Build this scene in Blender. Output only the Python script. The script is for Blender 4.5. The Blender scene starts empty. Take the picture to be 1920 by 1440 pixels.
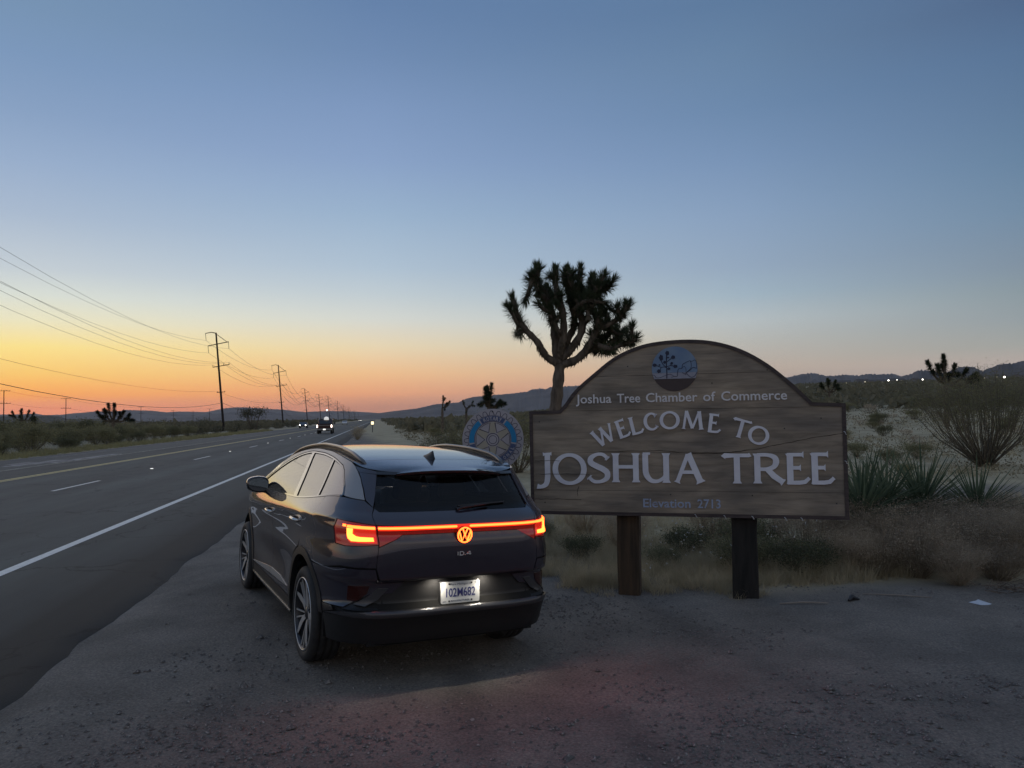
import bpy, bmesh, math, random
from math import sin, cos, pi, radians, sqrt, atan2, exp
from mathutils import Vector, Matrix, Euler, noise
from mathutils.geometry import delaunay_2d_cdt

random.seed(7)
SC = bpy.context.scene
COL = SC.collection

# ------------------------------------------------------------------ camera
cam_d = bpy.data.cameras.new('camera')
cam_d.sensor_width = 36.0
cam_d.lens = 36.0 * 1443 / 1920
cam_d.clip_start = 0.05
cam_d.clip_end = 60000
cam = bpy.data.objects.new('camera', cam_d)
COL.objects.link(cam)
CAM_H, PITCH, ROLL = 1.856, 0.0431, -0.015
_f = Vector((0, cos(PITCH), sin(PITCH))); _r = Vector((1, 0, 0)); _u = _r.cross(_f)
_R = _r * cos(ROLL) + _u * sin(ROLL); _U = _u * cos(ROLL) - _r * sin(ROLL)
cam.matrix_world = Matrix(((_R.x, _U.x, -_f.x, 0), (_R.y, _U.y, -_f.y, 0), (_R.z, _U.z, -_f.z, CAM_H), (0, 0, 0, 1)))
SC.camera = cam

# ------------------------------------------------------------------ world: clear dusk sky, sun just set at the left
def lin(c):
    return tuple(((v / 255) / 12.92 if v / 255 <= .04045 else ((v / 255 + .055) / 1.055) ** 2.4) for v in c)

world = bpy.data.worlds.new('World'); SC.world = world
world.use_nodes = True
nt = world.node_tree; nt.nodes.clear()
N = nt.nodes.new; Lk = nt.links.new
SUN_AZ = radians(-38)
tc = N('ShaderNodeTexCoord')
sep = N('ShaderNodeSeparateXYZ'); Lk(tc.outputs['Generated'], sep.inputs[0])
asin_ = N('ShaderNodeMath'); asin_.operation = 'ARCSINE'; Lk(sep.outputs['Z'], asin_.inputs[0])
el = N('ShaderNodeMath'); el.operation = 'MULTIPLY'; Lk(asin_.outputs[0], el.inputs[0]); el.inputs[1].default_value = 1 / radians(60)
elc = N('ShaderNodeMath'); elc.operation = 'MAXIMUM'; Lk(el.outputs[0], elc.inputs[0]); elc.inputs[1].default_value = 0.0
cmb = N('ShaderNodeCombineXYZ'); Lk(sep.outputs['X'], cmb.inputs[0]); Lk(sep.outputs['Y'], cmb.inputs[1])
nrm = N('ShaderNodeVectorMath'); nrm.operation = 'NORMALIZE'; Lk(cmb.outputs[0], nrm.inputs[0])
dot = N('ShaderNodeVectorMath'); dot.operation = 'DOT_PRODUCT'; Lk(nrm.outputs[0], dot.inputs[0]); dot.inputs[1].default_value = (sin(SUN_AZ), cos(SUN_AZ), 0)
cl = N('ShaderNodeClamp'); Lk(dot.outputs['Value'], cl.inputs[0]); cl.inputs['Min'].default_value = -1; cl.inputs['Max'].default_value = 1
acs = N('ShaderNodeMath'); acs.operation = 'ARCCOSINE'; Lk(cl.outputs[0], acs.inputs[0])
RAMPS = [
 [(0.0, (1.268, 0.377, 0.149)), (1.0, (1.268, 0.377, 0.149)), (1.9, (1.340, 0.511, 0.083)), (3.2, (1.176, 0.703, 0.167)), (4.9, (1.117, 0.862, 0.292)), (6.6, (0.922, 0.863, 0.590)), (8.2, (0.752, 0.791, 0.716)), (9.9, (0.585, 0.652, 0.702)), (13.2, (0.418, 0.515, 0.652)), (16.4, (0.323, 0.435, 0.618)), (19.5, (0.250, 0.362, 0.553)), (22.5, (0.205, 0.319, 0.509)), (25.4, (0.184, 0.294, 0.457)), (40.0, (0.127, 0.223, 0.402)), (60.0, (0.150, 0.220, 0.361))],
 [(0.0, (0.688, 0.295, 0.176)), (0.9, (0.688, 0.295, 0.176)), (1.8, (1.064, 0.459, 0.208)), (3.4, (1.027, 0.614, 0.297)), (5.3, (0.904, 0.745, 0.485)), (7.3, (0.724, 0.738, 0.679)), (9.2, (0.565, 0.645, 0.688)), (11.1, (0.451, 0.565, 0.680)), (14.9, (0.333, 0.463, 0.631)), (18.6, (0.258, 0.371, 0.585)), (22.1, (0.212, 0.319, 0.528)), (25.5, (0.162, 0.262, 0.451)), (28.7, (0.131, 0.225, 0.405)), (40.0, (0.127, 0.223, 0.402)), (60.0, (0.150, 0.220, 0.361))],
 [(0.0, (0.485, 0.352, 0.309)), (1.4, (0.485, 0.352, 0.309)), (3.3, (0.571, 0.468, 0.381)), (5.1, (0.515, 0.509, 0.468)), (6.7, (0.491, 0.546, 0.565)), (8.5, (0.367, 0.474, 0.559)), (10.4, (0.310, 0.408, 0.534)), (14.1, (0.254, 0.362, 0.528)), (17.7, (0.195, 0.301, 0.480)), (21.1, (0.153, 0.254, 0.418)), (24.4, (0.136, 0.231, 0.377)), (27.6, (0.111, 0.198, 0.342)), (40.0, (0.127, 0.223, 0.402)), (60.0, (0.150, 0.220, 0.361))],
 [(0.0, (0.513, 0.445, 0.397)), (3.1, (0.513, 0.445, 0.397)), (4.0, (0.397, 0.408, 0.377)), (5.6, (0.314, 0.362, 0.382)), (7.3, (0.262, 0.328, 0.361)), (8.9, (0.223, 0.291, 0.366)), (12.2, (0.171, 0.266, 0.381)), (15.4, (0.135, 0.230, 0.356)), (18.5, (0.114, 0.198, 0.327)), (21.5, (0.097, 0.174, 0.305)), (24.4, (0.081, 0.139, 0.254)), (40.0, (0.127, 0.223, 0.402)), (60.0, (0.150, 0.220, 0.361))],
 [(0.0, (0.223, 0.220, 0.246)), (3.0, (0.352, 0.323, 0.332)), (8.0, (0.527, 0.468, 0.445)), (14.0, (0.503, 0.479, 0.479)), (22.0, (0.352, 0.392, 0.456)), (34.0, (0.223, 0.279, 0.371)), (60.0, (0.150, 0.220, 0.361))],
]
def ramp(stops, fac):
    r = N('ShaderNodeValToRGB'); Lk(fac.outputs[0], r.inputs[0])
    e = r.color_ramp.elements
    e[0].position = 0; e[0].color = (*stops[0][1], 1)
    e[1].position = min(1, stops[-1][0] / 60); e[1].color = (*stops[-1][1], 1)
    for d, c in stops[1:-1]:
        q = e.new(d / 60); q.color = (*c, 1)
    r.color_ramp.interpolation = 'B_SPLINE' if False else 'LINEAR'
    return r
rs = [ramp(s, elc) for s in RAMPS]
prev = rs[0].outputs[0]
for (d0, d1), r in zip([(6, 28), (28, 55), (55, 73), (73, 125)], rs[1:]):
    mr = N('ShaderNodeMapRange'); mr.interpolation_type = 'LINEAR'; Lk(acs.outputs[0], mr.inputs[0])
    mr.inputs[1].default_value = radians(d0); mr.inputs[2].default_value = radians(d1)
    mx = N('ShaderNodeMix'); mx.data_type = 'RGBA'
    Lk(mr.outputs[0], mx.inputs['Factor']); Lk(prev, mx.inputs['A']); Lk(r.outputs[0], mx.inputs['B'])
    prev = mx.outputs['Result']
bg = N('ShaderNodeBackground'); bg.inputs[1].default_value = 1.0; Lk(prev, bg.inputs[0])
out = N('ShaderNodeOutputWorld'); Lk(bg.outputs[0], out.inputs[0])

# the afterglow on the horizon, as one wide and weak warm lamp
sun_d = bpy.data.lights.new('sunset_glow', 'SUN'); sun_d.energy = .34; sun_d.angle = radians(50); sun_d.color = (1, .70, .40)
sun = bpy.data.objects.new('sunset_glow', sun_d); COL.objects.link(sun)
_sd = Vector((sin(SUN_AZ) * cos(radians(11)), cos(SUN_AZ) * cos(radians(11)), sin(radians(11))))
sun.rotation_euler = _sd.to_track_quat('Z', 'Y').to_euler()

SC.view_settings.view_transform = 'Standard'
SC.view_settings.look = 'None'
SC.view_settings.exposure = 0.0
SC.view_settings.gamma = 1.0
SC.view_settings.use_curve_mapping = False
SC.render.engine = 'CYCLES'
SC.cycles.use_denoising = True
SC.cycles.max_bounces = 8
SC.cycles.sample_clamp_indirect = 4.0

# ------------------------------------------------------------------ helpers
def tag(o, label=None, cat=None, group=None, kind=None):
    if label: o['label'] = label
    if cat: o['category'] = cat
    if group: o['group'] = group
    if kind: o['kind'] = kind
    return o

def empty(name, loc=(0, 0, 0), rotz=0.0, label=None, cat=None, group=None, parent=None):
    o = bpy.data.objects.new(name, None); COL.objects.link(o)
    o.empty_display_size = .2
    o.location = loc; o.rotation_euler = (0, 0, rotz)
    if parent: o.parent = parent
    return tag(o, label, cat, group)

def link(name, me, parent=None, loc=None, rot=None, kind=None):
    o = bpy.data.objects.new(name, me); COL.objects.link(o)
    if parent: o.parent = parent
    if loc is not None: o.location = loc
    if rot is not None: o.rotation_euler = rot
    if kind: o['kind'] = kind
    return o

def copy_tree(o, parent=None):
    c = o.copy(); COL.objects.link(c); c.parent = parent
    for ch in list(o.children): copy_tree(ch, c)
    return c

class MB:
    """collects vertices and faces"""
    def __init__(s): s.v = []; s.f = []; s.mi = []
    def add(s, vs, fs, m=0):
        b = len(s.v); s.v += [tuple(q) for q in vs]; s.f += [tuple(b + i for i in q) for q in fs]; s.mi += [m] * len(fs); return s
    def box(s, c, d, M=None, m=0):
        x, y, z = d[0] / 2, d[1] / 2, d[2] / 2
        vs = [Vector((a * x, b * y, e * z)) for a in (-1, 1) for b in (-1, 1) for e in (-1, 1)]
        if M is not None: vs = [M @ q for q in vs]
        vs = [q + Vector(c) for q in vs]
        return s.add(vs, [(0, 1, 3, 2), (4, 6, 7, 5), (0, 4, 5, 1), (2, 3, 7, 6), (0, 2, 6, 4), (1, 5, 7, 3)], m)
    def tube(s, pts, rad, n=8, cap=True, m=0):
        pts = [Vector(p) for p in pts]
        if not hasattr(rad, '__len__'): rad = [rad] * len(pts)
        b = len(s.v); a = None
        for i, p in enumerate(pts):
            t = (pts[min(i + 1, len(pts) - 1)] - pts[max(i - 1, 0)]).normalized()
            if a is None:
                a = t.orthogonal().normalized()
            else:
                a = (a - t * a.dot(t)).normalized()
            c = t.cross(a)
            for k in range(n):
                q = 2 * pi * k / n
                s.v.append(tuple(p + (a * cos(q) + c * sin(q)) * rad[i]))
        for i in range(len(pts) - 1):
            for k in range(n):
                s.f.append((b + i * n + k, b + i * n + (k + 1) % n, b + (i + 1) * n + (k + 1) % n, b + (i + 1) * n + k)); s.mi.append(m)
        if cap:
            s.f.append(tuple(b + k for k in range(n))[::-1]); s.mi.append(m)
            s.f.append(tuple(b + (len(pts) - 1) * n + k for k in range(n))); s.mi.append(m)
        return s
    def lathe(s, prof, M, n=48, m=0):
        """prof: (radius, axial) pairs round local x axis of M"""
        b = len(s.v); k = len(prof)
        for i in range(n):
            q = 2 * pi * i / n
            for r, a in prof: s.v.append(tuple(M @ Vector((a, r * cos(q), r * sin(q)))))
        for i in range(n):
            j = (i + 1) % n
            for e in range(k - 1):
                s.f.append((b + i * k + e, b + i * k + e + 1, b + j * k + e + 1, b + j * k + e)); s.mi.append(m)
        return s
    def prism(s, poly, z0, z1, M=None, m=0):
        """2D polygon (x, z) extruded along y from z0 to z1"""
        n = len(poly)
        vs = [Vector((p[0], z0, p[1])) for p in poly] + [Vector((p[0], z1, p[1])) for p in poly]
        if M is not None: vs = [M @ q for q in vs]
        return s.add(vs, [tuple(range(n)), tuple(range(2 * n - 1, n - 1, -1))] + [(i, i + n, (i + 1) % n + n, (i + 1) % n) for i in range(n)], m)
    def mesh(s, name, mat=None, smooth=False, fix=False):
        me = bpy.data.meshes.new(name); me.from_pydata(s.v, [], s.f)
        for q in (mat if isinstance(mat, (list, tuple)) else [mat]):
            if q: me.materials.append(q)
        if any(s.mi): me.polygons.foreach_set('material_index', s.mi)
        if fix:
            bm = bmesh.new(); bm.from_mesh(me); bmesh.ops.recalc_face_normals(bm, faces=bm.faces); bm.to_mesh(me); bm.free()
        if smooth: me.polygons.foreach_set('use_smooth', [True] * len(me.polygons))
        me.update(); return me
    def build(s, name, mat=None, parent=None, smooth=False, fix=True, **k):
        return link(name, s.mesh(name, mat, smooth, fix), parent, **k)

def bevel(o, w=.006, seg=2, ang=35):
    md = o.modifiers.new('bevel', 'BEVEL'); md.width = w; md.segments = seg; md.limit_method = 'ANGLE'; md.angle_limit = radians(ang)
    return o

# ------------------------------------------------------------------ materials
def mat(name, col, rough=.6, metal=0., col2=None, scale=8., detail=5., stretch=None, bump=0., bscale=None, coat=0., emis=None, es=0., spec=.5, thr=(.35, .65), obj_coords=True):
    m = bpy.data.materials.new(name); m.use_nodes = True
    t = m.node_tree; b = t.nodes['Principled BSDF']
    b.inputs['Base Color'].default_value = (*col, 1); b.inputs['Roughness'].default_value = rough; b.inputs['Metallic'].default_value = metal
    b.inputs['Specular IOR Level'].default_value = spec
    if coat: b.inputs['Coat Weight'].default_value = coat; b.inputs['Coat Roughness'].default_value = .04
    if emis: b.inputs['Emission Color'].default_value = (*emis, 1); b.inputs['Emission Strength'].default_value = es
    if col2 or bump:
        c = t.nodes.new('ShaderNodeTexCoord'); mp = t.nodes.new('ShaderNodeMapping')
        t.links.new(c.outputs['Object' if obj_coords else 'Generated'], mp.inputs[0])
        if stretch: mp.inputs['Scale'].default_value = stretch
        if col2:
            n = t.nodes.new('ShaderNodeTexNoise'); n.inputs['Scale'].default_value = scale; n.inputs['Detail'].default_value = detail
            t.links.new(mp.outputs[0], n.inputs[0])
            r = t.nodes.new('ShaderNodeValToRGB'); r.color_ramp.elements[0].position = thr[0]; r.color_ramp.elements[1].position = thr[1]
            r.color_ramp.elements[0].color = (*col, 1); r.color_ramp.elements[1].color = (*col2, 1)
            t.links.new(n.outputs[0], r.inputs[0]); t.links.new(r.outputs[0], b.inputs['Base Color'])
        if bump:
            n2 = t.nodes.new('ShaderNodeTexNoise'); n2.inputs['Scale'].default_value = bscale or scale * 3; n2.inputs['Detail'].default_value = 4
            t.links.new(mp.outputs[0], n2.inputs[0])
            bp = t.nodes.new('ShaderNodeBump'); bp.inputs['Strength'].default_value = min(1, bump); bp.inputs['Distance'].default_value = .01
            t.links.new(n2.outputs[0], bp.inputs['Height']); t.links.new(bp.outputs[0], b.inputs['Normal'])
    return m

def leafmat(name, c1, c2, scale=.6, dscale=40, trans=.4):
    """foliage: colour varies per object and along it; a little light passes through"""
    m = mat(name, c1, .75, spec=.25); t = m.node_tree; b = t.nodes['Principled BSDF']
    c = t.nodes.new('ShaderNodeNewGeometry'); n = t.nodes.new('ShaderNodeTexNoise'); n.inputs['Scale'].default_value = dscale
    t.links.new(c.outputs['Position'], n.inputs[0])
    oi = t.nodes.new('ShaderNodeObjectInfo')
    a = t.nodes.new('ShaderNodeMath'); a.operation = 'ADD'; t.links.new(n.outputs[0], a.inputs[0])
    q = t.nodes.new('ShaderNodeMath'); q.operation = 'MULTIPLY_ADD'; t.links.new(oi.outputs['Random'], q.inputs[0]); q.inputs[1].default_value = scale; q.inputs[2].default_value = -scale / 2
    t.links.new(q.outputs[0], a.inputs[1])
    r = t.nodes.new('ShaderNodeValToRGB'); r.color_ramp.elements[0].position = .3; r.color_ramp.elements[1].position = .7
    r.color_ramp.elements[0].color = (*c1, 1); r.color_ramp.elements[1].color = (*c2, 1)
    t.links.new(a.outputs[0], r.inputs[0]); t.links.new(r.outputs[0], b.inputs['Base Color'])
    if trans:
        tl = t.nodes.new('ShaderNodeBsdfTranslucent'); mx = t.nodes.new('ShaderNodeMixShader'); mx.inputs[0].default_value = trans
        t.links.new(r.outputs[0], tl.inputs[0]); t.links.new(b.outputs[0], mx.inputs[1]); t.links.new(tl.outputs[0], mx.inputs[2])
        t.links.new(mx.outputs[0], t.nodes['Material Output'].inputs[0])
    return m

M = {}
M['creosote'] = leafmat('creosote_leaves', (.135, .132, .070), (.29, .265, .14))
M['creosote_far'] = leafmat('far_scrub_leaves', (.10, .095, .062), (.19, .172, .11), dscale=2)
M['twig'] = mat('grey_twig', (.10, .085, .065), .9, col2=(.18, .15, .11), scale=20)
M['drygrass'] = leafmat('dry_grass', (.42, .36, .235), (.66, .57, .40), dscale=3)
M['drybrush'] = leafmat('dry_brush', (.30, .245, .18), (.54, .45, .33), dscale=6)
M['yucca'] = leafmat('yucca_blades', (.075, .105, .060), (.165, .20, .12), dscale=9)
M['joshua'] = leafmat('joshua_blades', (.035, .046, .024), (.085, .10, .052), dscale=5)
M['deadleaf'] = leafmat('dead_blades', (.10, .075, .05), (.19, .15, .10), dscale=7)
M['bark'] = mat('shaggy_bark', (.07, .052, .038), .95, col2=(.17, .13, .095), scale=14, stretch=(1, 1, .25), bump=.9, bscale=40)
M['black'] = mat('black_plastic', (.018, .018, .02), .55, bump=.15, bscale=300)
M['gloss_black'] = mat('gloss_black', (.008, .008, .010), .08, coat=1)
M['rubber'] = mat('tyre_rubber', (.018, .018, .019), .75, col2=(.035, .033, .031), scale=18, bump=.2, bscale=120)
M['silver'] = mat('satin_silver', (.55, .54, .53), .30, .9, col2=(.48, .47, .46), scale=6)
M['alloy_dark'] = mat('dark_alloy', (.05, .05, .055), .35, .6)
M['alloy'] = mat('machined_alloy', (.62, .61, .6), .42, .7)
M['white'] = mat('white_paint', (.7, .7, .68), .6, col2=(.5, .5, .48), scale=25)
# ------------------------------------------------------------------ terrain
def sstep(a, b, x):
    t = min(1, max(0, (x - a) / (b - a))); return t * t * (3 - 2 * t)
RD = Vector((-.1736, .9848)); RN = Vector((.9848, .1736))
def road_off(x, y): return x * RN.x + y * RN.y
def road_al(x, y): return x * RD.x + y * RD.y
CAR_LOC = Vector((-1.497, 7.636, 0)); CAR_YAW, CAR_RX, CAR_RY = .4875, .0115, .0375
CAR_M = Matrix.Translation(CAR_LOC) @ (Matrix.Rotation(CAR_YAW, 4, 'Z') @ Matrix.Rotation(CAR_RX, 4, 'X') @ Matrix.Rotation(CAR_RY, 4, 'Y'))
CAR_N = (CAR_M.to_3x3() @ Vector((0, 0, 1)))
def nz(x, y, s, k=0.): return noise.noise(Vector((x * s, y * s, 3.7 + k)))
def track_w(x, y):
    """pale dirt track leading off to the right"""
    c = 17.2 + .10 * (x - 10) + .6 * sin(x * .12)
    return (1 - sstep(1.0, 1.9, abs(y - c))) * sstep(5.5, 8.5, x) * (1 - sstep(60, 90, x))
def road_top(al): return 0.0
def H(x, y):
    o = road_off(x, y); d = sqrt(x * x + y * y)
    z = 0.0
    if y > 0:
        w = sstep(-.13, .42, x / y)
        dd = max(0, d - 32); z += w * .037 * (dd * dd / (dd + 22)) * (1 if d < 1500 else 1) if d < 1500 else w * (.037 * 1446 + .012 * (d - 1500))
    out = max(o + 2.6, -19.0 - o)       # metres outside the asphalt
    k = sstep(.0, 3.5, out)
    z += k * (nz(x, y, .55) * .05 + nz(x, y, .17, 5) * .10 * sstep(6, 20, d)) + nz(x, y, .035, 9) * .9 * sstep(40, 200, d) * sstep(2, 25, out)
    if d < 14 and o > -2.7:
        z += (nz(x, y, 2.3, 2) * .026 + nz(x, y, 6.1, 4) * .012) * sstep(0, .6, o + 2.6)
    if out < .6: z += -.035 * (1 - sstep(-.0, .6, out)) - (.05 if out < -.25 else 0)
    # ground falls away slightly under the parked car
    v = Vector((x, y, 0)) - CAR_LOC; dc = v.length
    wc = exp(-(dc / 3.6) ** 4) * sstep(0, .9, out)
    zp = -(CAR_N.x * v.x + CAR_N.y * v.y) / CAR_N.z
    z = z * (1 - wc) + (zp + .35 * (z if dc > 1 else z)) * wc
    tw = track_w(x, y)
    z -= .05 * tw
    return z

def ring_radii():
    r = [0.0, .6, 1.2, 1.7]
    x = 2.1
    while x < 14000:
        r.append(x); x *= 1.035 if x < 30 else (1.05 if x < 400 else 1.12)
    return r
def build_terrain():
    rr = ring_radii(); az = []
    a = -180.0
    while a < 180:
        az.append(radians(a)); a += .55 if -46 <= a < 46 else 4.0
    mb = MB(); n = len(az); zone = []
    for r in rr:
        for t in az:
            x, y = r * sin(t), r * cos(t); mb.v.append((x, y, H(x, y)))
            o = road_off(x, y)
            # 0 grey shoulder gravel, 1 tan desert sand
            wob = nz(x, y, .35, 7) * 1.3 + nz(x, y, 1.3, 8) * .5
            e = 7.95 + wob * .3 - .35 * max(0, min(x, 3)) * 0 + (0 if x > -1 else 0)
            s = sstep(0, 1.0, (y - e)) * sstep(2.2, 4.2, o + wob * .8 + max(0, y - 14) * .06)
            if o < -19: s = .75
            s = max(s, sstep(60, 120, y) * sstep(7, 16, o)) * (1 - track_w(x, y) * .8)
            tk = 0
            if r < 30:
                for (a0, b0, c0) in ((.3, .05, .0), (-1.25, .05, .0), (2.2, -.22, .012), (3.7, -.22, .012)):
                    q = o - (a0 + b0 * y + c0 * y * y); tk = max(tk, exp(-(q / .13) ** 4) * (.55 + .45 * nz(x, y, .9, 17)))
            zone.append((s, track_w(x, y), tk * (1 - s), 1))
    for i in range(len(rr) - 1):
        for j in range(n):
            k = (j + 1) % n
            mb.f.append((i * n + j, i * n + k, (i + 1) * n + k, (i + 1) * n + j)); mb.mi.append(0)
    me = mb.mesh('ground', None, True)
    ca = me.color_attributes.new('zone', 'FLOAT_COLOR', 'POINT')
    for i, c in enumerate(zone): ca.data[i].color = c
    bm = bmesh.new(); bm.from_mesh(me); bmesh.ops.remove_doubles(bm, verts=bm.verts, dist=1e-5); bmesh.ops.recalc_face_normals(bm, faces=bm.faces)
    if sum(f.normal.z for f in bm.faces) < 0: bmesh.ops.reverse_faces(bm, faces=bm.faces)
    bm.to_mesh(me); bm.free()
    # material
    m = bpy.data.materials.new('desert_ground'); m.use_nodes = True; t = m.node_tree; b = t.nodes['Principled BSDF']; b.inputs['Roughness'].default_value = .95; b.inputs['Specular IOR Level'].default_value = .2
    tcn = t.nodes.new('ShaderNodeTexCoord'); at = t.nodes.new('ShaderNodeAttribute'); at.attribute_name = 'zone'
    def noise_(s, d=5, w=.5):
        q = t.nodes.new('ShaderNodeTexNoise'); q.inputs['Scale'].default_value = s; q.inputs['Detail'].default_value = d; q.inputs['Roughness'].default_value = w; t.links.new(tcn.outputs['Object'], q.inputs[0]); return q
    def rmp(src, stops):
        r = t.nodes.new('ShaderNodeValToRGB'); t.links.new(src, r.inputs[0]); e = r.color_ramp.elements
        e[0].position, e[0].color = stops[0][0], (*stops[0][1], 1); e[1].position, e[1].color = stops[-1][0], (*stops[-1][1], 1)
        for p, c in stops[1:-1]: q = e.new(p); q.color = (*c, 1)
        return r
    def mix(f, a, b_, mode='MIX'):
        q = t.nodes.new('ShaderNodeMix'); q.data_type = 'RGBA'; q.blend_type = mode
        if isinstance(f, float): q.inputs['Factor'].default_value = f
        else: t.links.new(f, q.inputs['Factor'])
        t.links.new(a, q.inputs['A']); t.links.new(b_, q.inputs['B']); return q.outputs['Result']
    g1 = rmp(noise_(1.1, 6, .6).outputs[0], [(.25, (.13, .117, .102)), (.5, (.195, .174, .150)), (.75, (.27, .24, .205))])
    g2 = rmp(noise_(55, 3, .7).outputs[0], [(.3, (.28, .28, .28)), (.5, (.5, .5, .5)), (.72, (.82, .8, .76))])
    grav = mix(.8, g1.outputs[0], g2.outputs[0], 'OVERLAY')
    s1 = rmp(noise_(.5, 8, .65).outputs[0], [(.3, (.30, .25, .16)), (.5, (.42, .352, .232)), (.7, (.52, .44, .30))])
    s2 = rmp(noise_(9, 4, .7).outputs[0], [(.3, (.38, .38, .36)), (.7, (.62, .62, .6))])
    sand = mix(.7, s1.outputs[0], s2.outputs[0], 'OVERLAY')
    sp = t.nodes.new('ShaderNodeSeparateColor'); t.links.new(at.outputs['Color'], sp.inputs[0])
    res = mix(sp.outputs[0], grav, sand)
    tint = t.nodes.new('ShaderNodeMix'); tint.data_type = 'RGBA'; tint.blend_type = 'MULTIPLY'; t.links.new(sp.outputs[2], tint.inputs['Factor']); t.links.new(res, tint.inputs['A']); tint.inputs['B'].default_value = (.72, .72, .74, 1); res = tint.outputs['Result']
    t.links.new(res, b.inputs['Base Color'])
    bp = t.nodes.new('ShaderNodeBump'); bp.inputs['Strength'].default_value = .8; bp.inputs['Distance'].default_value = .02
    nn = noise_(38, 6, .75); t.links.new(nn.outputs[0], bp.inputs['Height'])
    bp2 = t.nodes.new('ShaderNodeBump'); bp2.inputs['Strength'].default_value = .6; bp2.inputs['Distance'].default_value = .05
    nn2 = noise_(4, 4, .6); t.links.new(nn2.outputs[0], bp2.inputs['Height']); t.links.new(bp.outputs[0], bp2.inputs['Normal'])
    t.links.new(bp2.outputs[0], b.inputs['Normal'])
    me.materials.append(m)
    return link('ground', me, kind='structure')
ground = build_terrain()

# ------------------------------------------------------------------ road (local x = metres right of camera line, local y = along the road)
def asphalt_mat():
    m = mat('worn_asphalt', (.055, .055, .052), .78, spec=.32); t = m.node_tree; b = t.nodes['Principled BSDF']
    c = t.nodes.new('ShaderNodeTexCoord'); sp = t.nodes.new('ShaderNodeSeparateXYZ'); t.links.new(c.outputs['Object'], sp.inputs[0])
    n1 = t.nodes.new('ShaderNodeTexNoise'); n1.inputs['Scale'].default_value = .35; n1.inputs['Detail'].default_value = 5
    mp = t.nodes.new('ShaderNodeMapping'); mp.inputs['Scale'].default_value = (2.6, .10, 1); t.links.new(c.outputs['Object'], mp.inputs[0]); t.links.new(mp.outputs[0], n1.inputs[0])
    n2 = t.nodes.new('ShaderNodeTexNoise'); n2.inputs['Scale'].default_value = 90; n2.inputs['Detail'].default_value = 3; t.links.new(c.outputs['Object'], n2.inputs[0])
    # lanes: shoulder, two lanes, turn lane, old far lane
    r = t.nodes.new('ShaderNodeValToRGB'); mr = t.nodes.new('ShaderNodeMapRange'); mr.inputs[1].default_value = -20; mr.inputs[2].default_value = 0
    w = t.nodes.new('ShaderNodeMath'); w.operation = 'MULTIPLY_ADD'; t.links.new(n1.outputs[0], w.inputs[0]); w.inputs[1].default_value = .5; t.links.new(sp.outputs[0], w.inputs[2])
    t.links.new(w.outputs[0], mr.inputs[0]); t.links.new(mr.outputs[0], r.inputs[0])
    e = r.color_ramp.elements
    st = [(0, .095), (.24, .090), (.27, .068), (.40, .074), (.46, .092), (.55, .070), (.62, .092), (.70, .074), (.76, .086), (.80, .066), (.832, .054), (.846, .046), (.855, .022), (.875, .017)]
    e[0].position = 0; e[0].color = (.105, .102, .10, 1); e[1].position = 1; e[1].color = (.045, .044, .043, 1)
    for p, v in st[1:]: q = e.new(p); q.color = (v * .96, v * 1.06, v * 1.0, 1)
    mx = t.nodes.new('ShaderNodeMix'); mx.data_type = 'RGBA'; mx.blend_type = 'OVERLAY'; mx.inputs['Factor'].default_value = .8
    rr = t.nodes.new('ShaderNodeValToRGB'); rr.color_ramp.elements[0].position = .3; rr.color_ramp.elements[1].position = .7; rr.color_ramp.elements[0].color = (.33, .33, .33, 1); rr.color_ramp.elements[1].color = (.7, .7, .68, 1)
    t.links.new(n2.outputs[0], rr.inputs[0]); t.links.new(r.outputs[0], mx.inputs['A']); t.links.new(rr.outputs[0], mx.inputs['B'])
    # broad stains drawn out along the lanes, and thin cracks
    n3 = t.nodes.new('ShaderNodeTexNoise'); n3.inputs['Scale'].default_value = 1.0; n3.inputs['Detail'].default_value = 7; n3.inputs['Roughness'].default_value = .62
    mp3 = t.nodes.new('ShaderNodeMapping'); mp3.inputs['Scale'].default_value = (1.1, .16, 1); t.links.new(c.outputs['Object'], mp3.inputs[0]); t.links.new(mp3.outputs[0], n3.inputs[0])
    r3_ = t.nodes.new('ShaderNodeValToRGB'); r3_.color_ramp.elements[0].position = .3; r3_.color_ramp.elements[1].position = .72; r3_.color_ramp.elements[0].color = (.32, .32, .33, 1); r3_.color_ramp.elements[1].color = (.68, .68, .67, 1); t.links.new(n3.outputs[0], r3_.inputs[0])
    mx3 = t.nodes.new('ShaderNodeMix'); mx3.data_type = 'RGBA'; mx3.blend_type = 'OVERLAY'; mx3.inputs['Factor'].default_value = .75; t.links.new(mx.outputs['Result'], mx3.inputs['A']); t.links.new(r3_.outputs[0], mx3.inputs['B'])
    vo = t.nodes.new('ShaderNodeTexVoronoi'); vo.feature = 'DISTANCE_TO_EDGE'; vo.inputs['Scale'].default_value = .32
    nd = t.nodes.new('ShaderNodeTexNoise'); nd.inputs['Scale'].default_value = 1.4; nd.inputs['Detail'].default_value = 5; t.links.new(c.outputs['Object'], nd.inputs[0])
    ad = t.nodes.new('ShaderNodeVectorMath'); ad.operation = 'MULTIPLY_ADD'; t.links.new(nd.outputs[1], ad.inputs[0]); ad.inputs[1].default_value = (1.6, 1.6, 0); t.links.new(c.outputs['Object'], ad.inputs[2]); t.links.new(ad.outputs[0], vo.inputs[0])
    lt = t.nodes.new('ShaderNodeMapRange'); lt.inputs[1].default_value = .002; lt.inputs[2].default_value = .010; lt.inputs[3].default_value = .45; lt.inputs[4].default_value = 1.0; t.links.new(vo.outputs[0], lt.inputs[0])
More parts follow.
